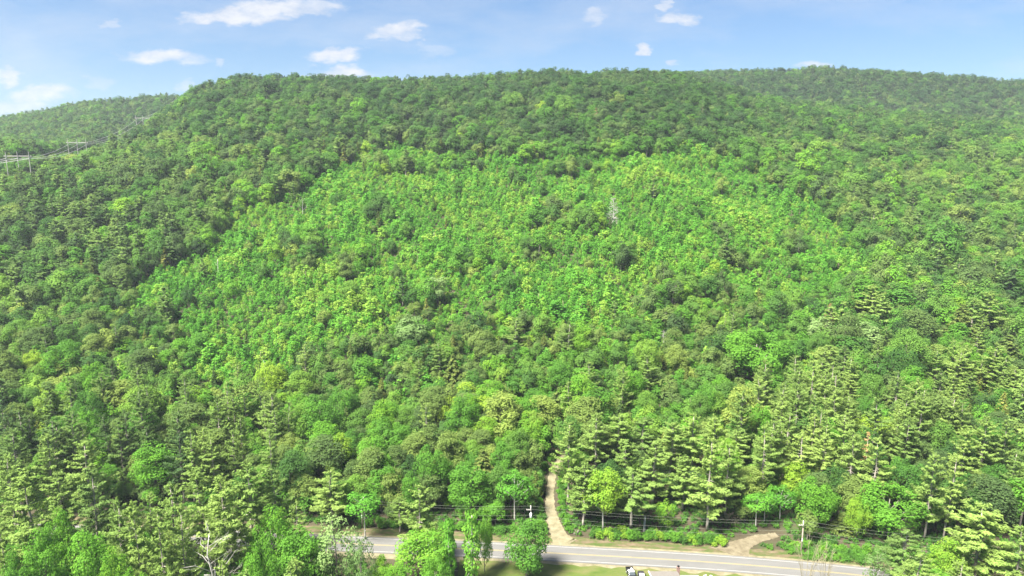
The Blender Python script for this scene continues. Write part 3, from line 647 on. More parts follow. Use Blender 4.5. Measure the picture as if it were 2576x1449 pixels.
CENTRES += [(-87.0, 133.0, 7.5), (-86.0, 138.0, 6.0), (-105.0, 131.0, 6.5)]
# leafless and dead trees
def dead(name, px, Y, top, wpx, m, label, seed, base=None, cat='dead tree', tilt=(0, 0), **kw):
    x, y, h, r = spot(px, Y, top, wpx, base); CENTRES.append((x, y, 1.5))
    o = thing(name, (x, y, float(ground(x, y))), label, cat, random.uniform(0, 6.28), tilt=tilt)
    mb = bare(seed, h, r, **kw); mb.build('trunk', m, o, smooth=True); return o
dead('dead_tree', 528, 140, 1345, 210, M_DEAD, 'white dead tree with crooked bare limbs among the lower left pines', 3, n1=15, sub=7, k=.40, low=.3, rise=.6)
dead('dead_tree', 1543, None, 498, 46, M_DEAD, 'pale grey dead spruce standing out of the young growth', 4, base=572, n1=60, sub=9, k=.26, low=.12, rise=.15)
dead('dead_tree', 1668, None, 832, 36, M_DEAD, 'grey dead tree below the young growth, right of centre', 5, base=882, n1=34, sub=5, k=.18, low=.2, rise=.15)
dead('dead_tree', 1783, None, 965, 34, M_DEAD, 'white dead snag above the pine stand', 6, base=1030, n1=26, sub=4, k=.2, low=.25, rise=.2)
dead('dead_tree', 550, None, 652, 26, M_DEAD, 'broken white snag with two prongs on the left slope', 7, base=692, n1=5, sub=1, k=.3, low=.3, rise=1.6)
dead('dead_tree', 98, None, 800, 34, M_BIRCH, 'forked pale trunk showing through leaves at the left', 8, base=850, n1=6, sub=2, k=.26, low=.35, rise=1.5)
dead('dead_tree', 667, None, 905, 12, M_BIRCH, 'single pale trunk at the lower edge of the young growth', 9, base=955, n1=4, sub=1, k=.24, low=.5, rise=.6)
dead('dead_tree', 762, None, 498, 30, M_BIRCH, 'thin bare twin-stemmed tree on the left of the young growth', 10, base=545, n1=7, sub=2, k=.2, low=.3, rise=1.3)
dead('dead_tree', 1535, None, 310, 10, M_DEAD, 'thin white snag below the central ridge', 11, base=345, n1=6, sub=1, k=.25, low=.5, rise=.3)
dead('dead_tree', 2090, None, 770, 30, M_TWIG, 'brown bare-topped tree on the right slope', 12, base=850, n1=20, sub=6, k=.2, low=.3, rise=.6)
dead('dead_tree', 2415, None, 562, 24, M_BIRCH, 'small white-stemmed bare tree on the far right slope', 13, base=610, n1=8, sub=2, k=.22, low=.35, rise=1.0)
for kq, (px, ds) in enumerate([(2222, 'left'), (2231, 'middle'), (2240, 'right')]):
    dead('leafless_tree', px, None, 618, 6, M_BIRCH, f'{ds} one of three pale straight trunks on the right slope', 20 + kq, base=680, cat='tree', n1=3, sub=1, k=.24, low=.7, rise=.5)
dead('leafless_tree', 1822, None, 785, 6, M_TWIG, 'thin brown trunk in the dark gap above the round oak', 24, base=850, cat='tree', n1=3, sub=1, k=.2, low=.7, rise=.4)
dead('bare_bush', 1826, 184, 1295, 70, M_TWIG, 'brown leafless bush under the pines at the driveway', 25, cat='bush', n1=26, sub=14, k=.10, low=.05, rise=.7)
for kq, (px, Y, wd, top, lb) in enumerate([(2035, 152, 95, 1352, 'large leafless grey shrub in front of the road, left of two'), (2080, 150, 60, 1372, 'smaller leafless shrub in front of the road, right of two')]):
    x, y, h, r = spot(px, Y, top, wd); o = thing('bare_shrub', (x, y, float(ground(x, y))), lb, 'shrub'); rr = np.random.default_rng(30 + kq)
    for s in range(9):
        mb = MB(); az = s * .7 + rr.normal() * .2; b = np.array([math.cos(az) * .3, math.sin(az) * .3, -.2]); e = np.array([math.cos(az) * r * rr.uniform(.3, 1.0), math.sin(az) * r * rr.uniform(.3, 1.0), h * rr.uniform(.75, 1.0)])
        mid = b * .4 + e * .6 + np.array([0, 0, .12 * h]); mb.tube([b, (b + mid) / 2, mid, e], [.06, .05, .035, .012], 4)
        for q in range(16):
            f = rr.uniform(.35, .98); p = b + (mid - b) * f / .6 if f < .6 else mid + (e - mid) * (f - .6) / .4; d2 = np.array([math.cos(az + rr.normal()), math.sin(az + rr.normal()), 1.3]) * rr.uniform(.5, 1.5); mb.tube([p, p + d2 * .5 + rr.normal(size=3) * .08, p + d2], [.026, .018, .008], 3)
        mb.build('stem', M_TWIG, o)
x, y, h, r = spot(1620, 181, 1300, 8); mb = MB(); mb.tube([(0, 0, -.4), (.05, 0, h * .5), (.2, .05, h)], [.36, .3, .24], 7)
mb.build('snag_stump', M_POLEPALE, label='broken-off grey trunk standing among roadside shrubs under the pines', cat='stump').location = (x, y, float(ground(x, y)))
CENTRES.append((x, y, 1.0))
x, y = hit(1452, 1345); mb = MB()
for kq in range(6): mb.tube([(0, 0, .2), (random.uniform(-1, 1), random.uniform(-.6, .6), random.uniform(.4, 1.6))], [.16, .04], 4)
mb.tube([(-.8, .3, 0), (0, 0, .5), (.5, -.2, 1.5)], [.4, .35, .1], 6)
mb.build('root_stump', M_BARK, label='uprooted brown stump with roots at the mouth of the dirt track', cat='stump').location = (x, y, float(ground(x, y)))

# ------------------------------------------------------------------ roadside shrubs
def off_road(x, o):
    i = np.interp(x, rx, np.arange(len(rx))); return x + np.interp(i, np.arange(len(rx)), NXr) * o, float(np.interp(i, np.arange(len(rx)), ry) + np.interp(i, np.arange(len(rx)), NYr) * o)
def on_track(x, y, m):
    return min(np.hypot(TRK[:, 0] - x, TRK[:, 1] - y).min() - (1.4 if y > 186 else 2.2), np.hypot(PUL[:, 0] - x, PUL[:, 1] - y).min() - 2.6) < m
shr = []
def shrub_at(x, y, h, r, t): shr.append((x, y, h, r, t))
for x in np.arange(22, 60, 2.1):
    for o in (8.6, 10.8):
        X, Y = off_road(x + random.uniform(-.8, .8), o + random.uniform(-.6, .8))
        if not on_track(X, Y, 1.0): shrub_at(X, Y, random.uniform(1.6, 3.2), random.uniform(1.3, 2.1), random.choice([.3, .45, .6, .85]))
for x in np.arange(-44, 12, 2.6):
    X, Y = off_road(x + random.uniform(-.8, .8), 9.0 + random.uniform(-.8, 2.0))
    if not on_track(X, Y, 1.4): shrub_at(X, Y, random.uniform(1.8, 3.6), random.uniform(1.5, 2.4), random.uniform(.3, .6))
for x in np.arange(76, 118, 2.2):
    for o in (6.6, 9.0, 11.6):
        X, Y = off_road(x + random.uniform(-.8, .8), o + random.uniform(-.6, .8))
        if not on_track(X, Y, 1.2): shrub_at(X, Y, random.uniform(1.2, 2.6), random.uniform(1.3, 2.2), random.uniform(.3, .75))
for i in range(0, len(TRK), 3):
    for sd in (-1, 1):
        if TRK[i, 1] < 181: continue
        shrub_at(TRK[i, 0] + sd * random.uniform(3.0, 3.9), TRK[i, 1], random.uniform(1.2, 2.6), random.uniform(1.0, 1.6), random.uniform(.3, .7))
ORD = ['', 'first', 'second', 'third', 'fourth', 'fifth', 'sixth', 'seventh', 'eighth', 'ninth', 'tenth', 'eleventh', 'twelfth', 'thirteenth', 'fourteenth', 'fifteenth', 'sixteenth', 'seventeenth', 'eighteenth', 'nineteenth', 'twentieth'] + ['twenty-' + q for q in ('first', 'second', 'third', 'fourth', 'fifth', 'sixth', 'seventh', 'eighth', 'ninth')] + ['thirtieth'] + ['thirty-' + q for q in ('first', 'second', 'third', 'fourth', 'fifth', 'sixth', 'seventh', 'eighth', 'ninth')] + ['fortieth'] + ['forty-' + q for q in ('first', 'second', 'third', 'fourth', 'fifth', 'sixth', 'seventh', 'eighth', 'ninth')]
def col_word(px):
    for lim, wd in ((250, 'far left'), (520, 'well left'), (820, 'left of road end'), (1130, 'behind visible road end'), (1390, 'left of dirt track'), (1640, 'right of dirt track'), (1850, 'before driveway'), (2150, 'beyond driveway'), (9999, 'far right')):
        if px < lim: return wd
def tint_word(kind, t):
    if kind == 'pine_tree': return 'dark olive' if t < .35 else 'grey-green' if t < .6 else 'pale'
    if kind == 'hemlock_tree': return 'dark' if t < .45 else 'olive'
    return 'deep green' if t < .33 else 'mid green' if t < .55 else 'bright green' if t < .78 else 'yellow-green'
sets = {}
for s in shr:
    px, py, _ = project(s[0], s[1], s[2] * .5)
    place = 'along the dirt track' if np.hypot(TRK[:, 0] - s[0], TRK[:, 1] - s[1]).min() < 5 and s[1] > 181 else 'on the road bank ' + col_word(px)
    sets.setdefault((tint_word('', s[4]), place), []).append((float(px), s))
for (tw, pl), ms in sets.items():
    ms.sort()
    for q, (_, s) in enumerate(ms):
        plant(SH, *s[:2], s[2], s[3], s[4], (ORD[q + 1] + ' ' if len(ms) > 1 else '') + f'{tw} shrub ' + ('from left ' if len(ms) > 1 else '') + pl, 'shrubs along the road and the dirt track')

# ------------------------------------------------------------------ the woods
POLY = np.array([(905, 362), (1060, 356), (1200, 372), (1500, 378), (1620, 372), (1780, 352), (1880, 392), (1945, 430), (2080, 520), (2180, 610), (2215, 680), (2080, 730), (1900, 730), (1790, 690), (1650, 700), (1610, 780), (1500, 830), (1300, 780),
                 (1130, 800), (1000, 800), (820, 860), (760, 910), (640, 960), (500, 970), (470, 860), (430, 760), (350, 770), (330, 700), (420, 640), (520, 600), (560, 520), (690, 475), (800, 430)], float)
def inside(px, py, P):
    r = np.zeros(px.shape, bool); j = len(P) - 1
    for i in range(len(P)):
        xi, yi = P[i]; xj, yj = P[j]
        c = ((yi > py) != (yj > py)) & (px < (xj - xi) * (py - yi) / (yj - yi + 1e-9) + xi); r ^= c; j = i
    return r
HOLES = [(1400, 525, 75, 32), (1480, 535, 40, 25), (750, 612, 60, 42), (1690, 690, 60, 30), (1075, 735, 45, 38), (1865, 625, 40, 30), (1180, 640, 35, 22), (980, 400, 60, 16), (1130, 400, 60, 14), (1450, 400, 90, 14), (960, 520, 45, 20), (1350, 610, 40, 20), (1560, 620, 40, 22), (2000, 600, 30, 25), (880, 640, 40, 24)]
DT = 70.0                                                    # ground grid for sight culling
A2 = np.linspace(-1.0, 1.0, 161); Y2 = np.arange(180, 1300, 6.0)
HORZ = np.maximum.accumulate((terr(A2[:, None] * Y2[None, :], np.broadcast_to(Y2, (161, len(Y2)))) + 7 - CAM_H) / Y2[None, :], 1)
def seen(x, y, ztop):
    i = np.clip(np.round((x / y + 1) / 2 * 160).astype(int), 0, 160); j = np.clip(((y - 14 - 180) / 6).astype(int), 0, len(Y2) - 1)
    return (ztop - CAM_H) / y > HORZ[i, j] - .003
TOW = [(-325, 467), (-330, 590), (-337, 798), (-449, 950)]
def jgrid(s, x0, x1, y0, y1, jit=.42):
    X, Y = np.meshgrid(np.arange(x0, x1, s), np.arange(y0, y1, s * .92), indexing='ij'); X = X.copy(); X[:, 1::2] += s / 2
    X += rng.uniform(-jit, jit, X.shape) * s; Y = Y + rng.uniform(-jit, jit, Y.shape) * s; return X.ravel(), Y.ravel()
def keep_clear(x, y, pad=0.0):
    k = np.ones(len(x), bool)
    for cx, cy, cr in CENTRES: k &= np.hypot(x - cx, y - cy) > cr + pad
    for T, rr_ in ((TRK, 3.4), (PUL, 4.6)):
        d = np.full(len(x), 1e9)
        for p in T[::2]: d = np.minimum(d, np.hypot(x - p[0], y - p[1]))
        k &= d > rr_ + pad * .6
    for rad_, a, b in zip((6, 6, 8, 14), LINE[:-1], LINE[1:]):
        a, b = np.array(a), np.array(b); t = np.clip(((x - a[0]) * (b[0] - a[0]) + (y - a[1]) * (b[1] - a[1])) / ((b - a) ** 2).sum(), 0, 1)
        k &= np.hypot(x - a[0] - t * (b[0] - a[0]), y - a[1] - t * (b[1] - a[1])) > rad_
    return k
LINE = []
for px, py, Y in ((42, 381, 467), (192, 349, 590), (358, 290, 800), (456, 238, 950)):
    LINE.append((lateral(px * D, py * D) * Y, Y))
LINE = [(LINE[0][0] - 170, 400)] + LINE
PTS = {}                                                    # kind -> columns x y h r tint
def put(kind, x, y, h, r, t): PTS.setdefault(kind, []).append(np.stack([x, y, h, r, t], 1))
lf = lambda x, y, s, p: .5 + .5 * np.sin(x / s + p) * np.sin(y / s * 1.1 + p * 1.7) * .7 + .15 * np.sin(x / s * 2.7 + y / s * 2.1 + p)
# grown trees
x, y = jgrid(6.3, -1100, 1100, 178, 1240)
k = (np.abs(x) < y * .86 + 25) & (y > road_y(x) + 13.5) & keep_clear(x, y, 1.5); x, y = x[k], y[k]
z = ground(x, y); px, py, dep = project(x, y, z + 10)
n = len(x)
wx, wy = 34 * (lf(x, y, 9, .7) - .5) + 20 * (lf(x, y, 21, 3.) - .5), 26 * (lf(x, y, 8, 2.7) - .5)
inP = inside(px + wx, py + wy, POLY)
hole = np.zeros(n, bool)
for hx, hy, a, b in HOLES: hole |= ((px - hx) / a) ** 2 + ((py - hy) / b) ** 2 < 1
trans = ~inP & (py > 690) & (py < 1010) & (px > 250) & (px < 2120)
u = rng.random(n)
keep = np.where(inP, hole | (u < .10), np.where(trans, u < .66, u < .97)); 
ridge = (py < 360)
sizef = np.where(inP & ~hole, .62, np.where(inP, .8, np.where(trans, .82, 1.0))) * np.where(ridge, .92, 1.0)
pp = np.select([py < 250, (px < 480) & (py < 720), (px > 2080) & (py < 900), (px > 1900) & (py >= 900), (px < 720) & (py > 1020), (px > 700) & (px < 1420) & (py > 930)], [.12, .26, .14, .40, .34, .03], .05)
ph = np.select([py < 330, (px < 480) & (py < 720), (px > 2080) & (py < 900), (px > 1900) & (py >= 900), (px < 720) & (py > 1020), (px > 700) & (px < 1420) & (py > 930)], [.05, .08, .09, .05, .06, .09], .14)
pp = pp * (.45 + 1.1 * lf(x, y, 26, 1.0)); ph = ph * (.3 + 1.4 * lf(x, y, 19, 2.2))
u2 = rng.random(n); isP = (u2 < pp) & ~(inP & ~hole & (u2 > .03)); isH = ~isP & (u2 < pp + ph); isB = ~isP & ~isH
def sel(m): return [q[m] for q in (x, y, sizef, px, py)]
m = keep & isB; X, Y, S, PX, PY = sel(m); c = len(X)
tt = np.select([PY < 250, PY < 360, PX > 2080, (PX < 480) & (PY < 720), PY > 900], [.08, .22, .44, .38, .58], .48) + rng.normal(size=c) * .19 + (lf(X, Y, 33, .5) - .5) * .25  # ridge rows tinted darker: partly cloud shadow put into the leaf colour
hh = rng.uniform(11.5, 16.0, c) * np.exp(rng.normal(0, .17, c)) * S * np.where(S < .7, rng.uniform(.6, 1.25, c), 1); put('broadleaf_tree', X, Y, hh, hh * np.where(PY < 400, rng.uniform(.29, .40, c), rng.uniform(.27, .37, c)), np.clip(tt, 0, 1))
m = keep & isP; X, Y, S, PX, PY = sel(m); c = len(X)
near = Y < 245; hh = np.where(near, rng.uniform(20, 27, c), rng.uniform(15, 21, c)) * np.where(PY < 360, .85, 1) * np.minimum(1, S + .1)
tt = np.select([PY < 300, PX < 480], [.10, .25], np.where(PY < 800, .32, .60)) + rng.normal(size=c) * .15
put('pine_tree', X, Y, hh, hh * np.where(near, rng.uniform(.18, .235, c), rng.uniform(.23, .30, c)), np.clip(tt, 0, 1))
m = keep & isH; X, Y, S, PX, PY = sel(m); c = len(X); hh = rng.uniform(9, 15, c) * S
put('hemlock_tree', X, Y, hh, hh * rng.uniform(.20, .27, c), np.clip(np.where(PY < 350, .3, .45) + rng.normal(size=c) * .2, 0, 1))
GROWN = np.stack([x[keep], y[keep], (hh * 0 + 1).mean() * sizef[keep] * 3.0], 1)
# understory below the tall trees
x, y = jgrid(5.4, -420, 420, 186, 420); k = (np.abs(x) < y * .84) & (y > road_y(x) + 12.5) & keep_clear(x, y, 1.0); x, y = x[k], y[k]; px, py, _ = project(x, y, ground(x, y) + 6)
k = ~inside(px, py, POLY) & (rng.random(len(x)) < .75); x, y, c = x[k], y[k], k.sum(); hh = rng.uniform(5, 9.5, c)
put('broadleaf_tree', x, y, hh, hh * rng.uniform(.32, .42, c), np.clip(.5 + rng.normal(size=c) * .18, 0, 1))
# near side of the road, both ends of it
x, y = jgrid(5.6, -210, 210, 116, 186); px, py, _ = project(x, y, np.full(len(x), 8.0))
k = (y < road_y(x) - 7.5) & ((px < 800) | (px > 2330)) & (px > -250) & (px < 2850) & keep_clear(x, y, 1.2); x, y, px = x[k], y[k], px[k]; c = len(x); P = rng.random(c) < .45
hh = rng.uniform(9, 14, c); put('broadleaf_tree', x[~P], y[~P], hh[~P], hh[~P] * .34, rng.uniform(.4, .8, c)[~P]); hh = rng.uniform(15, 20, c); put('pine_tree', x[P], y[P], hh[P], hh[P] * .18, rng.uniform(.4, .8, c)[P])
# ridge-line conifers poking out of the skyline
xs = []
for pxs, cnt in ((np.linspace(490, 800, 46), 1), (np.linspace(800, 1780, 75), 1), (np.linspace(60, 460, 40), 0), (np.linspace(1780, 2560, 60), 0)):
    for q in pxs:
        if rng.random() < (.30 + .5 * (.5 + .5 * math.sin(q * .045))) * (1 if cnt else .45):
            a = acol(q * D + rng.normal() * 3); yy_ = (np.interp(a, AS, Yc) if cnt else np.interp(a, AS, Yf)) + rng.uniform(-14, 8); xs.append((a * yy_, yy_, cnt))
xs = np.array(xs); hh = rng.uniform(8, 18, len(xs)) * np.where(xs[:, 2] > 0, 1, .85)
put('pine_tree', xs[:, 0], xs[:, 1], hh, hh * rng.uniform(.13, .18, len(xs)), np.clip(rng.normal(.12, .08, len(xs)), 0, 1))
# young growth
x, y = jgrid(2.5, -330, 330, 215, 640, .46)
k = np.abs(x) < y * .8; x, y = x[k], y[k]; z = ground(x, y); px, py, _ = project(x, y, z + 4)
wx, wy = 34 * (lf(x, y, 9, .7) - .5) + 20 * (lf(x, y, 21, 3.) - .5), 26 * (lf(x, y, 8, 2.7) - .5)
inP = inside(px + wx, py + wy, POLY); edge = inside(px - 40, py, POLY) | inside(px + 40, py, POLY) | inside(px, py - 22, POLY) | inside(px, py + 22, POLY); trans = ~inP & ((py > 690) | edge) & (py < 1030) & (px > 230) & (px < 2140)
u = rng.random(len(x)); k = (inP & (u < .93)) | (trans & (u < .62)); x, y, px, py = x[k], y[k], px[k], py[k]
k = keep_clear(x, y, .3); x, y, px, py = x[k], y[k], px[k], py[k]
G = GROWN; cell = {}
for gx_, gy_, gr in G: cell.setdefault((int(gx_ // 5), int(gy_ // 5)), []).append((gx_, gy_))
def free(a, b):
    i, j = int(a // 5), int(b // 5)
    return all((a - q[0]) ** 2 + (b - q[1]) ** 2 > 4.0 for di in (-1, 0, 1) for dj in (-1, 0, 1) for q in cell.get((i + di, j + dj), ()))
k = np.array([free(a, b) for a, b in zip(x, y)]); x, y, px, py = x[k], y[k], px[k], py[k]; c = len(x)
pat = lf(x, y, 17, .3); hh = np.exp(rng.normal(0, .30, c)) * 4.0 * (.65 + .7 * pat)
tt = np.clip(.72 + (lf(x, y, 24, 1.4) - .5) * .35 + rng.normal(size=c) * .19, 0, 1)
put('young_tree', x, y, hh, hh * rng.uniform(.34, .56, c), tt)
for kk in PTS:
    P = PTS[kk] = np.concatenate(PTS[kk])
    for a, b, cap, wd in zip(LINE[:-1], LINE[1:], (9, 9, 7, 7), (28, 30, 36, 26)):      # trees kept low along the high line
        a, b = np.array(a), np.array(b); t = np.clip(((P[:, 0] - a[0]) * (b[0] - a[0]) + (P[:, 1] - a[1]) * (b[1] - a[1])) / ((b - a) ** 2).sum(), 0, 1)
        d = np.hypot(P[:, 0] - a[0] - t * (b[0] - a[0]), P[:, 1] - a[1] - t * (b[1] - a[1]))
        f = np.where(d < wd, np.minimum(1, (cap + rng.uniform(-1.5, 1.5, len(P))) / P[:, 2]), 1); P[:, 2] *= f; P[:, 3] *= np.maximum(f, .75)
    top = np.where(P[:, 1] > 660, 16.5, 99); P[:, 2] = np.minimum(P[:, 2], top)

def points_object(name, P, shapes, label, rndrot=True, zoff=0.0):
    """one object that repeats the joined shapes over its points"""
    me = bpy.data.meshes.new(name); c = len(P); z = ground(P[:, 0], P[:, 1]) + zoff
    me.vertices.add(c); me.vertices.foreach_set('co', np.stack([P[:, 0], P[:, 1], z], 1).astype(np.float32).ravel())
    idx = rng.integers(0, len(shapes), c); Hs = np.array([s[3] for s in shapes])[idx]; Rs = np.array([s[4] for s in shapes])[idx]
    def att(nm, typ, arr, key='value'): a = me.attributes.new(nm, typ, 'POINT'); a.data.foreach_set(key, arr.ravel())
    att('pick', 'INT', idx.astype(np.int32)); att('tint', 'FLOAT', P[:, 4].astype(np.float32))
    att('grow', 'FLOAT_VECTOR', np.stack([P[:, 3] / Rs, P[:, 3] / Rs, P[:, 2] / Hs], 1).astype(np.float32), 'vector')
    att('turn', 'FLOAT_VECTOR', np.stack([rng.normal(size=c) * .04, rng.normal(size=c) * .04, rng.uniform(0, 6.28, c)], 1).astype(np.float32), 'vector')
    col = bpy.data.collections.new(name + '_shapes')
    for s in shapes: col.objects.link(bpy.data.objects.new(s[2].name, s[2]))
    o = link(name, me, kind='stuff', label=label)
    g = bpy.data.node_groups.new(name, 'GeometryNodeTree')
    g.interface.new_socket('Geometry', in_out='INPUT', socket_type='NodeSocketGeometry'); g.interface.new_socket('Geometry', in_out='OUTPUT', socket_type='NodeSocketGeometry')
    gi, go = g.nodes.new('NodeGroupInput'), g.nodes.new('NodeGroupOutput'); io = g.nodes.new('GeometryNodeInstanceOnPoints'); ci = g.nodes.new('GeometryNodeCollectionInfo')
    ci.inputs['Collection'].default_value = col; ci.inputs['Separate Children'].default_value = True; ci.inputs['Reset Children'].default_value = True
    def na(nm, typ): q = g.nodes.new('GeometryNodeInputNamedAttribute'); q.data_type = typ; q.inputs['Name'].default_value = nm; return [s for s in q.outputs if s.enabled and s.name == 'Attribute'][0]
    er = g.nodes.new('FunctionNodeEulerToRotation'); g.links.new(na('turn', 'FLOAT_VECTOR'), er.inputs[0])
    g.links.new(gi.outputs[0], io.inputs['Points']); g.links.new(ci.outputs[0], io.inputs['Instance']); io.inputs['Pick Instance'].default_value = True
    g.links.new(na('pick', 'INT'), io.inputs['Instance Index']); g.links.new(er.outputs[0], io.inputs['Rotation']); g.links.new(na('grow', 'FLOAT_VECTOR'), io.inputs['Scale'])
    g.links.new(io.outputs[0], go.inputs[0]); mod = o.modifiers.new('repeat', 'NODES'); mod.node_group = g
    return o
band_of = lambda off, kind: next(wd for lim, wd in ((22, 'first row above road'), (45, 'second row above road'), (75, 'low on slope'), (105, 'halfway up lower slope'), (150, 'on middle slope'), (220, 'high on middle slope'), (330, 'on upper slope'), (9999, 'on the ridge')) if off < lim)
WORD = {'broadleaf_tree': 'broadleaf', 'pine_tree': 'pine', 'hemlock_tree': 'hemlock', 'young_tree': 'young tree'}
STUFF = {'broadleaf_tree': ('broadleaf_woods', BRF, 'green broadleaf woods covering the slopes and ridges'), 'pine_tree': ('pine_woods', PIF, 'pines scattered through the woods and along the skyline'),
         'hemlock_tree': ('hemlock_woods', HEF, 'dark hemlocks scattered through the woods'), 'young_tree': ('young_growth', YO, 'bright green young growth filling the cleared slope')}
HI = {'broadleaf_tree': BR, 'pine_tree': PI, 'hemlock_tree': HE, 'young_tree': YO}
LIMIT = {'broadleaf_tree': 300, 'pine_tree': 300, 'hemlock_tree': 200, 'young_tree': 300}
for kk, P in PTS.items():
    z = ground(P[:, 0], P[:, 1]); vis = np.where(P[:, 1] > 200, seen(P[:, 0], P[:, 1], z + P[:, 2]), True); P, z = P[vis], z[vis]
    px, py, dep = project(P[:, 0], P[:, 1], z + P[:, 2] * .75); size = P[:, 2] / dep
    size = np.where((px > 10) & (px < 2566) & (py < 1440), size, 0)
    order = np.argsort(-size); nsel = LIMIT[kk] - N_HAND.get(kk, 0); pick, rest = order[:nsel], order[nsel:]
    groups = {}
    for i in pick:
        off = P[i, 1] - road_y(P[i, 0])
        place = ('near side of road ' if off < 0 else band_of(off, kk) + ' ') + col_word(px[i])
        groups.setdefault((tint_word(kk, P[i, 4]), place), []).append(int(i))
    for (tw, place), ids in groups.items():
        ids.sort(key=lambda i: px[i])
        for q, i in enumerate(ids):
            lb = f'{tw} {WORD[kk]} {place}' if len(ids) == 1 else f'{ORD[q + 1]} {tw} {WORD[kk]} from left, {place}'
            hi = dep[i] < 300 or kk == 'young_tree'
            plant(HI[kk] if hi else STUFF[kk][1], P[i, 0], P[i, 1], P[i, 2], P[i, 3], P[i, 4], lb, f'{WORD[kk]}s of the wooded hillside', cat='tree', z=float(z[i]), tilt=(random.gauss(0, .03), random.gauss(0, .03)))
    nm, F_, lb = STUFF[kk]; points_object(nm, P[rest], F_.shapes, lb)
    print(kk, len(P), 'individual', len(pick))
# undergrowth on the woodland floor
UB = Kind('undergrowth', M_TWIG, M_BROAD)
for i in range(3): UB.add(bush(650 + i, 1.3, 1.5, 7, 26, .42), 1.3, 1.5)
x, y = jgrid(2.3, -300, 300, 150, 560); k = np.abs(x) < y * .82; x, y = x[k], y[k]; px, py, _ = project(x, y, ground(x, y))
k = np.where(y < road_y(x), (y < road_y(x) - 7.5) & ((px < 930) | (px > 2200)), (y > road_y(x) + 9.5) & ((y < 330) | inside(px, py, POLY)))
x, y = x[k], y[k]; d = np.full(len(x), 1e9)
for T in (TRK, PUL):
    for p in T[::2]: d = np.minimum(d, np.hypot(x - p[0], y - p[1]))
x, y = x[d > 3.2], y[d > 3.2]; c = len(x)
points_object('undergrowth', np.stack([x, y, rng.uniform(.5, 1.5, c), rng.uniform(1.0, 1.8, c), rng.uniform(.1, .6, c)], 1), UB.shapes, 'low leafy undergrowth covering the woodland floor', zoff=-.05)

# ------------------------------------------------------------------ power lines
M_WIRE, t_, b_ = mat('bare_wire'); b_.inputs['Base Color'].default_value = (.20, .22, .17, 1); b_.inputs['Roughness'].default_value = .6
M_HV, t_, b_ = mat('bright_conductor'); b_.inputs['Base Color'].default_value = (.48, .49, .47, 1)
M_CAN, t_, b_ = mat('grey_enamel'); b_.inputs['Base Color'].default_value = (.62, .64, .65, 1); b_.inputs['Roughness'].default_value = .45
M_CERAM, t_, b_ = mat('insulator'); b_.inputs['Base Color'].default_value = (.55, .53, .5, 1); b_.inputs['Roughness'].default_value = .4
def wire(name, a, b, sag, rad, label, group, cat='wire'):
    a, b = np.array(a, float), np.array(b, float); f = np.linspace(0, 1, 18)[:, None]
    p = a + (b - a) * f; p[:, 2] -= sag * 4 * (f * (1 - f))[:, 0]
    mb = MB(); mb.tube(p, np.full(18, rad), 4); return mb.build(name, M_HV if name == 'power_line' else M_WIRE, label=label, cat=cat, group=group)
TWR = []
for q, (pxs, py, Y, hgt, ds) in enumerate([((13, 42, 70), 381, 467, 18, 'nearest three-pole line support, at the left frame edge'), ((170, 192, 215), 349, 590, 17, 'second three-pole line support from the left frame edge'),
                                           ((342, 358, 374), 290, 800, 18, 'third three-pole line support, halfway up to the ridge'), ((448, 456, 463), 238, 950, 24, 'farthest three-pole line support, against the skyline')]):
    ztop = CAM_H + slope(py * D) * Y; xc = lateral(pxs[1] * D, py * D) * Y; half = 7.2
    o = thing('transmission_support', (xc, Y, ztop - hgt), ds, 'power pole', rz=.12, group='three-pole supports of the high line')
    0 and print('tower', q, round(xc), Y, 'top above ground', round(ztop - float(ground(xc, Y)), 1))
    gz = float(ground(xc, Y)) - (ztop - hgt)
    m = M_POLEPALE if q < 3 else M_POLE
    for d in (-half, 0, half): mb = MB(); mb.tube([(d, 0, min(0, gz - 1)), (d, 0, hgt)], [.22, .17], 6); mb.build('pole', m, o)
    mb = MB(); mb.box((0, .3, hgt - 3.0), (2 * half + 3.0, .30, .45)); mb.build('crossarm', m, o)
    for d in (-half, 0, half): mb = MB(); mb.tube([(d + .35, .3, hgt - 3.2), (d + .35, .3, hgt - 4.6)], [.14, .10], 6); mb.build('insulator', M_CERAM, o)
    c_, s_ = math.cos(.12), math.sin(.12)
    TWR.append([(xc + c_ * (d + .35) - s_ * .3, Y + s_ * (d + .35) + c_ * .3, ztop - 4.6) for d in (-half, 0, half)])
TWR = [[(p[0] - 170, p[1] - 67, p[2] - 22) for p in TWR[0]]] + TWR
nmz = ['left', 'middle', 'right']; spn = ['leaving the nearest support towards the left frame edge', 'between the nearest and second line supports', 'between the second and third line supports', 'between the third and farthest line supports']
for i in range(4):
    for j in range(3): wire('power_line', TWR[i][j], TWR[i + 1][j], (3, 3.5, 6, 4)[i], .085, f'{nmz[j]} high-voltage wire {spn[i]}', 'wires of the high line')
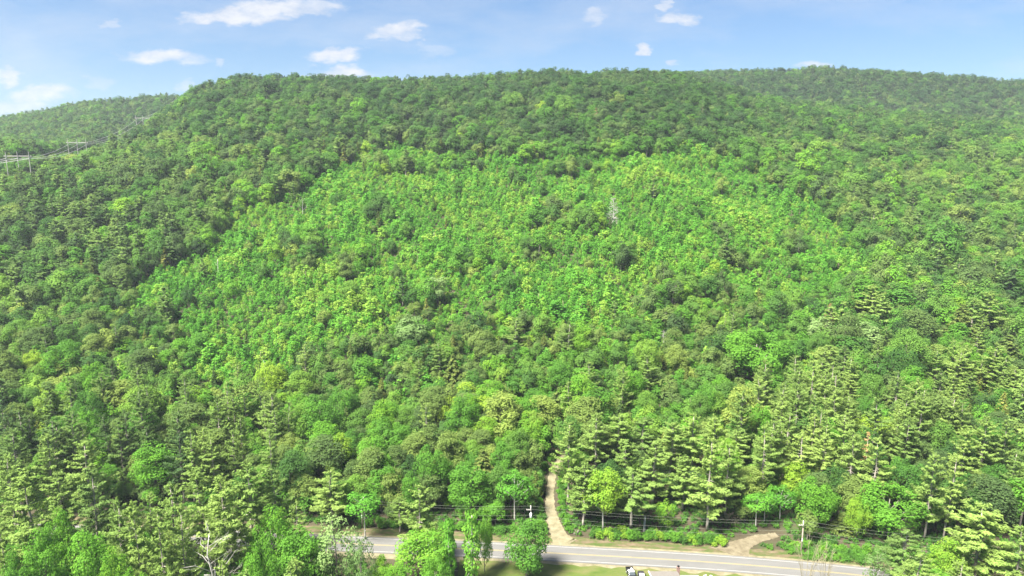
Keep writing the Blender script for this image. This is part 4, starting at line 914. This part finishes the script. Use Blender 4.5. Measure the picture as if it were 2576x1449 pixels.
def upole(px, o_road, h, label, can):
    a = lateral(px * D, 1300 * D); x = a * 172
    for _ in range(6): x = a * off_road(x, o_road)[1]
    x, y = off_road(x, o_road); z = float(ground(x, y)); o = thing('utility_pole', (x, y, z), label, 'utility pole', group='poles along the far side of the road')
    mb = MB(); mb.tube([(0, 0, -.5), (0, 0, h * .78)], [.19, .16], 8); mb.build('pole', M_POLE, o, True)
    mb = MB(); mb.tube([(0, 0, h * .78), (-.05, 0, h)], [.16, .13], 8); mb.build('pole_top', M_POLEPALE, o, True)
    mb = MB(); mb.box((-.55, 0, h * .86), (1.5, .12, .14)); mb.build('crossarm', M_POLEPALE, o)
    for d in (-1.15, -.5, .05): mb = MB(); mb.tube([(d, 0, h * .86 + .07), (d, 0, h * .86 + .32)], [.06, .04], 6); mb.build('insulator', M_CERAM, o)
    if can:
        mb = MB(); mb.tube([(.0, -.42, h * .62), (.0, -.42, h * .63), (0, -.42, h * .77), (0, -.42, h * .78)], [.25, .32, .32, .22], 10); tr = mb.build('transformer', M_CAN, o, True)
        mb = MB(); mb.tube([(0, -.42, h * .78), (.05, -.42, h * .81)], [.05, .03], 5); mb.build('bushing', M_CERAM, tr)
    else:
        mb = MB(); mb.box((-.05, -.2, h * .42), (.2, .12, .8)); mb.build('cable_guard', M_CAN, o)
    return [(x - 1.15, y, z + h * .86 + .3), (x, y, z + h * .985), (x, y - .15, z + h * .70), (x, y - .15, z + h * .58)]
PLS = [upole(905, 8.5, 9.0, 'utility pole hidden in trees at the left end of the road', False), upole(1329, 8.2, 9.4, 'utility pole with pale transformer left of the dirt track', True),
       upole(2010, 8.2, 9.6, 'utility pole with pale top at the dirt driveway', False), upole(2660, 9.0, 9.6, 'utility pole beyond the domed maple', False)]
sp = ['left of the transformer pole', 'across the mouth of the dirt track between two poles', 'from the driveway pole towards the right']; wn = ['outer', 'top', 'third', 'lowest']
for i in range(3):
    for j in range(4): wire('utility_wire', PLS[i][j], PLS[i + 1][j], (.7, .9, .9)[i] + .15 * j, .013, f'{wn[j]} roadside wire {sp[i]}', 'wires along the road')

# ------------------------------------------------------------------ house, cars and garden things on the near side
M_ROOF = noisy('weathered_shingles', [(.3, (.105, .095, .083)), (.7, (.175, .16, .142))], 1.6, 6, .7, stretch=(1, 5, 1))
M_METAL = noisy('pale_metal_roof', [(.3, (.18, .18, .176)), (.7, (.22, .22, .215))], .7, 4, .6, .5)
M_WALL = noisy('white_clapboard', [(.3, (.62, .62, .58)), (.7, (.74, .74, .70))], 2)
M_BRICK = noisy('chimney_brick', [(.3, (.16, .10, .08)), (.7, (.26, .175, .15))], 5)
M_SOOT, t_, b_ = mat('soot'); b_.inputs['Base Color'].default_value = (.012, .012, .012, 1)
M_CONC = noisy('pale_concrete', [(.3, (.48, .46, .41)), (.7, (.60, .58, .53))], 2)
M_GLASS, t_, b_ = mat('window_glass'); b_.inputs['Base Color'].default_value = (.05, .06, .065, 1); b_.inputs['Roughness'].default_value = .06; b_.inputs['Specular IOR Level'].default_value = .6
M_BLACK, t_, b_ = mat('black_paint'); b_.inputs['Base Color'].default_value = (.016, .016, .017, 1); b_.inputs['Roughness'].default_value = .25; b_.inputs['Specular IOR Level'].default_value = .5
M_VIOLET, t_, b_ = mat('dark_paint'); b_.inputs['Base Color'].default_value = (.030, .026, .034, 1); b_.inputs['Roughness'].default_value = .22; b_.inputs['Specular IOR Level'].default_value = .5
M_SILVER, t_, b_ = mat('silver_and_sky_sheen'); b_.inputs['Base Color'].default_value = (.52, .54, .53, 1); b_.inputs['Roughness'].default_value = .3  # silver of bumper and rims; also paints sky reflected in roof and windscreen
M_TYRE, t_, b_ = mat('tyre_rubber'); b_.inputs['Base Color'].default_value = (.02, .02, .02, 1)
M_LAMPR, t_, b_ = mat('red_lens'); b_.inputs['Base Color'].default_value = (.35, .02, .02, 1); b_.inputs['Roughness'].default_value = .2
M_PLAST, t_, b_ = mat('white_plastic'); b_.inputs['Base Color'].default_value = (.78, .77, .74, 1); b_.inputs['Roughness'].default_value = .5
def slab(mb, p, q, th):                                     # roof plane from p-edge to q-edge, th thick
    a, b, c, d = [np.array(v, float) for v in (*p, *q)]; up = np.array([0, 0, th])
    mb.add([a, b, c, d, a + up, b + up, c + up, d + up], [[3, 2, 1, 0], [4, 5, 6, 7], [0, 1, 5, 4], [1, 2, 6, 5], [2, 3, 7, 6], [3, 0, 4, 7]])
hs = thing('house', (38.1, 151.5, .07), 'small house with weathered brown-grey roof and pale metal-roofed wing by the road', 'house')
def hl(v): return (v[0] - 38.1, v[1] - 151.5, v[2])
mb = MB(); mb.box(hl((38.1, 151.7, 1.6)), (6.4, 8.4, 3.2)); mb.build('wall', M_WALL, hs)
mb = MB(); slab(mb, [hl((34.5, 156.4, 3.15)), hl((41.7, 156.4, 3.15))], [hl((41.7, 151.6, 4.15)), hl((34.5, 151.6, 4.15))], .14); slab(mb, [hl((34.5, 151.6, 4.15)), hl((41.7, 151.6, 4.15))], [hl((41.7, 146.6, 3.15)), hl((34.5, 146.6, 3.15))], .14)
mb.build('roof', M_ROOF, hs)
mb = MB(); slab(mb, [hl((34.36, 156.5, 3.1)), hl((34.5, 156.5, 3.1))], [hl((34.5, 151.6, 4.12)), hl((34.36, 151.6, 4.12))], .24); mb.build('bargeboard', M_PLAST, hs)
mb = MB(); mb.box(hl((44.3, 151.7, 1.35)), (4.4, 6.4, 2.7)); mb.build('wing_wall', M_WALL, hs)
mb = MB(); slab(mb, [hl((41.9, 155.4, 2.75)), hl((46.8, 155.4, 2.75))], [hl((46.8, 147.8, 3.2)), hl((41.9, 147.8, 3.2))], .10); mb.build('wing_roof', M_METAL, hs)
for xx in (36.2, 39.6):
    mb = MB(); mb.box(hl((xx, 155.92, 1.7)), (1.0, .08, 1.2)); wv = mb.build('window', M_PLAST, hs); mb = MB(); mb.box(hl((xx, 155.98, 1.7)), (.8, .04, 1.0)); mb.build('pane', M_GLASS, wv)
mb = MB(); mb.box(hl((38.0, 155.94, 1.05)), (.95, .08, 2.05)); dv = mb.build('door', M_PLAST, hs); mb = MB(); mb.box(hl((38.35, 156.02, 1.0)), (.06, .08, .12)); mb.build('handle', M_TYRE, dv)
mb = MB(); mb.box(hl((41.95, 156.5, 2.2)), (.72, .62, 4.4)); mb.box(hl((41.95, 156.5, 4.32)), (.86, .76, .14)); ch = mb.build('chimney', M_BRICK, hs)
mb = MB(); mb.tube([hl((41.95, 156.5, 4.38)), hl((41.95, 156.5, 4.75))], [.30, .27], 8); mb.build('flue', M_SOOT, ch)
mb = MB(); mb.box((0, 0, .12), (1.3, 1.1, .24)); mb.build('concrete_step', M_CONC, label='pale concrete step on the grass between house roof and road', cat='step').location = (39.9, 158.6, .07)
def ring(y, w_, zb, zm, zt, tw=.9): return [(-w_, y, zb), (-w_, y, zm), (-w_ * tw, y, zt), (w_ * tw, y, zt), (w_, y, zm), (w_, y, zb)]
def loft(mb, secs):
    S = np.array(secs, float); n, m, _ = S.shape; i = np.arange(n - 1)[:, None] * m; j = np.arange(m)[None, :]; j2 = (j + 1) % m
    mb.add(S.reshape(-1, 3), np.stack([i + j, i + j2, i + m + j2, i + m + j], -1).reshape(-1, 4), [[0, kk, kk + 1] for kk in range(1, m - 1)] + [[(n - 1) * m, (n - 1) * m + kk + 1, (n - 1) * m + kk] for kk in range(1, m - 1)])
def wheels(o, w_, ys):
    for sx in (-1, 1):
        for yw in ys:
            mb = MB(); mb.tube([(sx * (w_ - .22), yw, .36), (sx * (w_ + .01), yw, .36)], [.36, .36], 14); wh = mb.build('wheel', M_TYRE, o, False)
            mb = MB(); mb.tube([(sx * (w_ + .01), yw, .36), (sx * (w_ + .03), yw, .36)], [.21, .19], 10); mb.build('rim', M_SILVER, wh)
# pickup: bed towards the road (+y)
pk = thing('pickup_truck', (30.6, 158.9, .09), 'black pickup truck with pale cab roof and open bed towards the road', 'pickup', rz=math.radians(2)); W_ = .95
mb = MB(); loft(mb, [ring(-2.75, .84, .42, .75, .98), ring(-2.55, .93, .36, .9, 1.08), ring(-1.2, W_, .34, .95, 1.16), ring(-1.1, W_, .34, .95, 1.18), ring(.55, W_, .34, .95, 1.18)]); mb.build('body', M_BLACK, pk, False)
mb = MB(); mb.box((0, 1.66, .62), (1.86, 2.2, .12)); mb.build('bed_floor', M_TYRE, pk)
for sx in (-1, 1): mb = MB(); mb.box((sx * .89, 1.66, .86), (.12, 2.2, .62)); mb.build('bed_side', M_BLACK, pk)
mb = MB(); mb.box((0, 2.80, .86), (1.9, .09, .62)); mb.build('tailgate', M_BLACK, pk)
mb = MB(); mb.box((0, 2.92, .50), (1.86, .14, .18)); mb.build('bumper', M_SILVER, pk)
mb = MB(); loft(mb, [ring(-1.05, .86, 1.16, 1.17, 1.19, .95), ring(-.45, .84, 1.17, 1.4, 1.74, .86), ring(.30, .84, 1.17, 1.4, 1.76, .86), ring(.52, .86, 1.17, 1.25, 1.30, .93)]); mb.build('window', M_GLASS, pk, False)
mb = MB(); loft(mb, [ring(-.50, .73, 1.745, 1.76, 1.79, .93), ring(-.2, .74, 1.765, 1.79, 1.82, .93), ring(.34, .73, 1.765, 1.78, 1.80, .93)]); mb.build('cab_roof', M_SILVER, pk, False)  # black truck's roof: sky reflection put into the pale colour
for sx in (-1, 1):
    mb = MB(); mb.box((sx * .86, 2.81, 1.0), (.14, .1, .3)); mb.build('tail_light', M_LAMPR, pk)
    mb = MB(); mb.box((sx * .68, -2.72, .82), (.34, .1, .18)); mb.build('headlight', M_CERAM, pk)
    mb = MB(); mb.box((sx * 1.06, -.85, 1.18), (.2, .12, .18)); mb.build('mirror', M_BLACK, pk)
wheels(pk, W_, (-1.75, 1.75))
mb = MB(); mb.tube([(-.6, 0, .12), (.35, .1, .12)], [.12, .12], 8); c1 = mb.build('pale_bundle', M_PLAST, label='pale rolled bundle lying in the pickup bed', cat='bundle'); c1.location = (30.5, 160.6, .78); c1.rotation_euler = (0, 0, .2)
mb = MB(); mb.box((0, 0, .15), (.42, .55, .3)); mb.box((0, 0, .33), (.46, .6, .06)); c2 = mb.build('storage_tub', M_PLAST, label='small pale lidded tub in the pickup bed by the tailgate', cat='tub'); c2.location = (31.05, 161.0, .78); c2.rotation_euler = (0, 0, .6)
# car: nose towards the road
cr = thing('parked_car', (33.15, 158.2, .09), 'dark car with its nose to the road, right of the pickup', 'car', rz=math.radians(-3)); W_ = .88
mb = MB(); loft(mb, [ring(2.25, .62, .40, .58, .70), ring(2.12, .76, .30, .66, .82), ring(1.6, .86, .26, .76, .93), ring(.75, W_, .25, .82, 1.0), ring(-1.2, W_, .25, .84, 1.0), ring(-2.0, .84, .27, .82, .98), ring(-2.3, .72, .36, .70, .9)]); mb.build('body', M_VIOLET, cr, False)
mb = MB(); loft(mb, [ring(.85, .78, .985, .99, 1.0, .95), ring(.15, .74, .99, 1.2, 1.38, .84), ring(-.9, .74, .99, 1.2, 1.40, .84), ring(-1.65, .76, .98, 1.0, 1.03, .95)]); mb.build('window', M_GLASS, cr, False)
mb = MB(); loft(mb, [ring(.20, .61, 1.375, 1.385, 1.40, .93), ring(-.4, .63, 1.395, 1.42, 1.44, .93), ring(-.95, .61, 1.39, 1.40, 1.415, .93)]); mb.build('roof_panel', M_SILVER, cr, False)
mb = MB(); slab(mb, [(-.60, .76, 1.035), (.60, .76, 1.035)], [(.50, .24, 1.335), (-.50, .24, 1.335)], .012); mb.build('sun_shade', M_SILVER, cr)  # added sheet over the glass, painting its pale sky reflection
for sx in (-1, 1):
    mb = MB(); mb.box((sx * .58, 2.12, .70), (.3, .16, .12)); mb.build('headlight', M_CERAM, cr)
    mb = MB(); mb.box((sx * .95, .55, 1.0), (.18, .12, .12)); mb.build('mirror', M_VIOLET, cr)
wheels(cr, W_, (-1.4, 1.35))
for q, (xx, yy_, rz, lb) in enumerate([(49.4, 158.6, .3, 'left one of two white garden chairs right of the house'), (50.9, 158.3, -.4, 'right one of two white garden chairs right of the house')]):
    o = thing('garden_chair', (xx, yy_, .07), lb, 'chair', rz, group='white garden chairs by the road')
    mb = MB(); mb.box((0, 0, .42), (.55, .55, .05)); mb.build('seat', M_PLAST, o); mb = MB(); mb.box((0, -.27, .75), (.55, .05, .62)); mb.build('backrest', M_PLAST, o)
    for sx in (-1, 1):
        mb = MB(); mb.box((sx * .29, 0, .64), (.06, .5, .05)); mb.build('armrest', M_PLAST, o)
        for sy in (-1, 1): mb = MB(); mb.box((sx * .25, sy * .25, .2), (.05, .05, .4)); mb.build('leg', M_PLAST, o)

# ------------------------------------------------------------------ air
HAZE = 0.000095
if HAZE > 0:
    hm = bpy.data.materials.new('haze'); hm.use_nodes = True; ht = hm.node_tree; ht.nodes.clear()
    ho = ht.nodes.new('ShaderNodeOutputMaterial'); pv = ht.nodes.new('ShaderNodeVolumePrincipled'); ht.links.new(pv.outputs[0], ho.inputs['Volume'])
    pv.inputs['Color'].default_value = (.80, .88, 1.0, 1); pv.inputs['Density'].default_value = HAZE; pv.inputs['Anisotropy'].default_value = .2
    mb = MB(); mb.box((0, 715, 125), (3500, 2030, 280)); link('haze', mb.mesh('haze', hm), kind='stuff')
